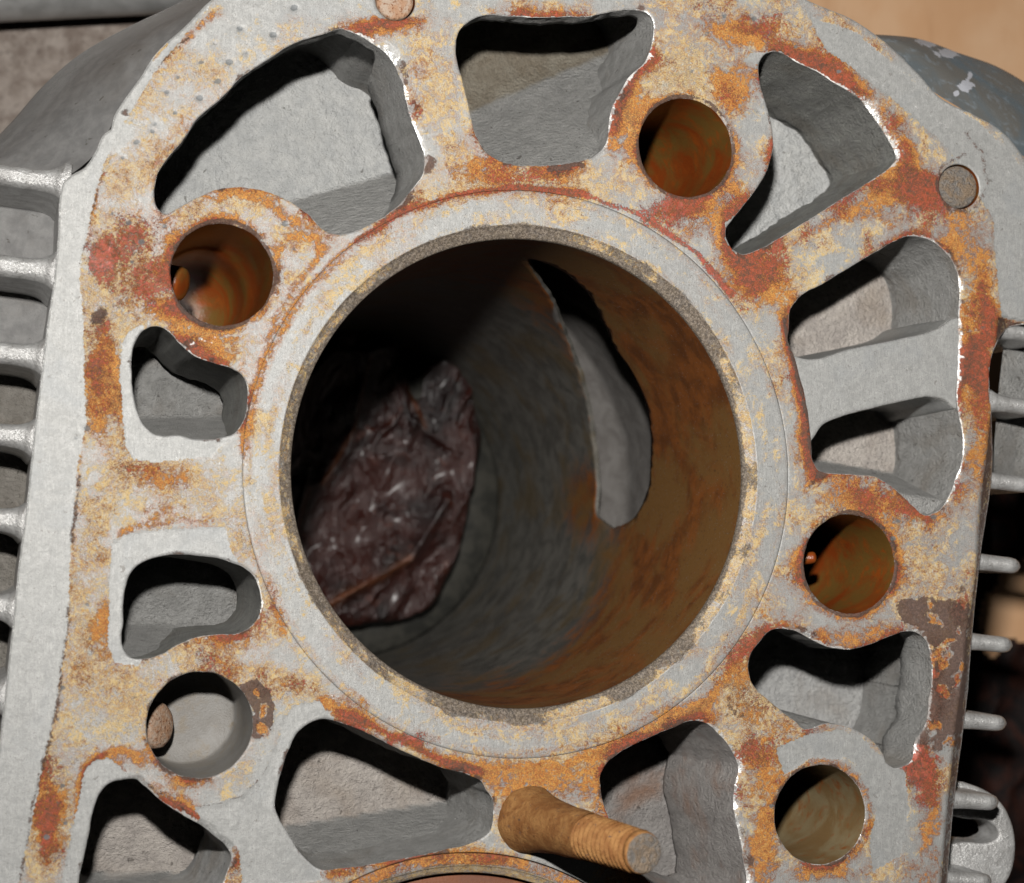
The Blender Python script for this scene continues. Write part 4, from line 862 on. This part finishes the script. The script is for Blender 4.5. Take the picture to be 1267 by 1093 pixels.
# ------------------------------------------------------------------ surroundings
ZG = -184.0
gs = np.array([(-900, -900), (900, -900), (900, 900), (-900, 900)], float); nG = 60; gx = np.linspace(-1200, 1200, nG); X, Y = np.meshgrid(gx, gx); q = np.stack([X.ravel(), Y.ravel(), X.ravel()*0+ZG], 1); q[:, 2] += fbm(q, .01, 3, 2)*.8
tag(meshobj('ground', q, grid_faces(nG, nG), MAT['ground']), 'grainy pinkish concrete floor under the engine block', kind='structure')
# cardboard sheet under the right half
cb = np.array([P(1000,-150,ZG+4)[:2], P(1700,-300,ZG+4)[:2], P(1750,1500,ZG+4)[:2], P(700,1500,ZG+4)[:2]]); nC = 70
uu, vv = np.meshgrid(np.linspace(0, 1, nC), np.linspace(0, 1, nC)); uu, vv = uu.ravel()[:, None], vv.ravel()[:, None]
q2 = (cb[0]*(1-uu)+cb[1]*uu)*(1-vv)+(cb[3]*(1-uu)+cb[2]*uu)*vv; zc = ZG+3.5+fbm(np.c_[q2, q2[:, :1]*0], .012, 3, 8)*1.2
Vt = np.c_[q2, zc]; Vb_ = np.c_[q2, zc-2.2]; Ft = grid_faces(nC, nC, flip=True); bi = np.r_[np.arange(nC), np.arange(nC-1, nC*nC, nC)[1:], np.arange(nC*nC-2, nC*(nC-1)-1, -1), np.arange(nC*(nC-2), 0, -nC)]
side = np.stack([bi, np.roll(bi, -1), np.roll(bi, -1)+nC*nC, bi+nC*nC], 1)
tag(meshobj('cardboard_sheet', np.concatenate([Vt, Vb_]), np.concatenate([Ft, Ft[:, ::-1]+nC*nC, side]), MAT['card'], origin=(q2.mean(0)[0], q2.mean(0)[1], ZG)), 'orange-brown cardboard sheet lying beyond the right side of the block', 'cardboard')
# glossy crumpled sheet lying at the bottom of the bore
SHEET = [(330,800),(400,782),(440,773),(500,766),(530,748),(546,725),(565,680),(574,640),(583,590),(591,545),(583,500),(579,450),(571,405),(558,398),(549,430),(527,463),(513,494),(500,470),(486,425),(468,425),(440,405),(400,370),(330,420),(290,560),(290,700)]
zs_ = -156.0; sh = loop(SHEET, 5, 0, 3); sh = (lambda xy: P(xy[0], xy[1], np.full(len(sh), zs_))[:, :2])(proj(np.c_[sh, np.zeros(len(sh))]))
sh = sh+normals2(sh)*(fbm(np.c_[sh, sh[:, :1]*0], .2, 3, 5)*1.0)[:, None]
lo, hi = sh.min(0), sh.max(0); gx = hexgrid(lo[0], hi[0], lo[1], hi[1], .42); gx = gx[inside(gx, shrink_outer(sh, .3))]
sv2, stri, _l = fill2d(sh, [], gx); q = np.c_[sv2, np.zeros(len(sv2))]; wx, wy = proj(np.c_[sv2, np.full(len(sv2), zs_)])
ca, sa = math.cos(-.95), math.sin(-.95); qr = np.stack([q[:, 0]*ca-q[:, 1]*sa, q[:, 0]*sa+q[:, 1]*ca, q[:, 2]], 1)
wq = np.stack([fbm(q, .05, 3, 31), fbm(q, .05, 3, 47), q[:, 0]*0], 1)*7
f1 = 1-np.abs(fbm((qr+wq)*np.array([.55, 1.25, 1]), .043, 3, 11))*2.4; f2 = 1-np.abs(fbm((qr+wq*.6)*np.array([.6, 1.3, 1]), .14, 2, 23))*2.0
zz = zs_+f1*3.4+f2*.8
def fold(pts, w, h):
    d = np.full(len(wx), 1e9); p_ = np.stack([wx, wy], 1)
    for s0_, s1_ in zip(np.array(pts[:-1], float), np.array(pts[1:], float)):
        v_ = s1_-s0_; t_ = np.clip(((p_-s0_)@v_)/(v_@v_), 0, 1); d = np.minimum(d, np.linalg.norm(p_-s0_-t_[:, None]*v_, axis=1))
    return h*np.exp(-d/w)
zz += fold([(452,448),(436,505),(428,560),(395,600)], 16, 3.5)+fold([(395,750),(440,725),(500,690),(545,620)], 18, 5)+fold([(470,430),(500,520),(560,560)], 16, 3.5)+fold([(570,405),(565,450),(540,520)], 14, 4)+fold([(360,660),(372,610),(380,580)], 9, 3)
veins = fold([(452,448),(444,485),(436,530),(410,575),(395,600)], 1.6, 1)+fold([(385,760),(420,735),(470,712),(500,690)], 3.0, 1)+fold([(364,665),(372,630),(378,605)], 1.8, 1)+fold([(500,480),(520,530)], 2.0, .6)
dE = dist_to([sh], sv2); zz -= np.exp(-dE/1.2)*1.6
sheet = meshobj('crumpled_sheet', np.c_[sv2, zz], stri, MAT['bag'], None, {'a_edge': np.clip(veins, 0, 1)}, origin=(-18, 0, -160))
tag(sheet, 'glossy dark red-brown crumpled leaf-like sheet lying at the bottom of the cylinder bore', 'crumpled sheet')
# oily floor that closes the bore
rows = []; tp = np.linspace(0, 2*np.pi, 160, endpoint=False)
for r, zz in ((RB-.1, -176), (RB-.15, -167), (41, -166.3), (30, -166), (15, -166), (.05, -166)):
    q = np.c_[B1[0]+r*np.cos(tp), B1[1]+r*np.sin(tp), np.full(160, zz)]; q[:, 2] += fbm(q, .1, 3, 12)*.8*(r < 41); rows.append(q)
tag(meshobj('piston_crown', np.concatenate(rows), grid_faces(160, len(rows), True, False), MAT['sump'], block), 'oily dark grey piston crown deep in the main bore')
# dark crumpled rag beyond the lower right fins
gxx = np.arange(75, 240, 1.1); gyy = np.arange(-200, 60, 1.1); nU, nV_ = len(gxx), len(gyy); X, Y = np.meshgrid(gxx, gyy); q = np.stack([X.ravel(), Y.ravel(), X.ravel()*0], 1)
w = np.stack([fbm(q, .03, 3, 31), fbm(q, .03, 3, 47), q[:, 0]*0], 1)*16; rid = 1-np.abs(fbm(q+w, .035, 3, 11))*2.2; edge_n = fbm(q, .025, 3, 9)
qe = q+np.stack([edge_n*9, fbm(q, .03, 3, 77)*9, edge_n*0], 1); mask = np.zeros(len(q), bool)
for poly in ([(1100,598),(1225,602),(1330,596),(1330,684),(1230,690),(1190,760),(1200,815),(1222,775),(1330,800),(1350,1300),(1100,1300)],):
    pl = np.array(poly, float); mask |= inside(qe[:, :2], P(pl[:, 0], pl[:, 1], ZG+6)[:, :2])
under_ = inside(q[:, :2], out_loop+normals2(out_loop)*3)
zb_ = np.where(under_, ZG+6.4, ZG+6.4+rid*8)
Fq = grid_faces(nU, nV_); Fq = Fq[mask[Fq].mean(1) > .5]; us, inv = np.unique(Fq.ravel(), return_inverse=True)
tag(meshobj('rag', np.c_[q[:, :2], zb_][us], inv.reshape(-1, 4), MAT['rag'], origin=(130, -80, ZG)), 'dark crumpled rag lying on the cardboard beyond the lower right fins', 'rag')
# silver pipe at the upper left corner
a, b = P(-300, -30, -164), P(340, -58, -164); d = np.linalg.norm(b-a)
Vp, Fp = revolve(a, b, [(x, 14) for x in np.linspace(0, d, 14)], 48, 4, .15)
tag(meshobj('pipe', Vp, Fp, MAT['silver'], origin=tuple((a+b)/2)), 'dull silver pipe crossing the upper left corner behind the block', 'pipe')
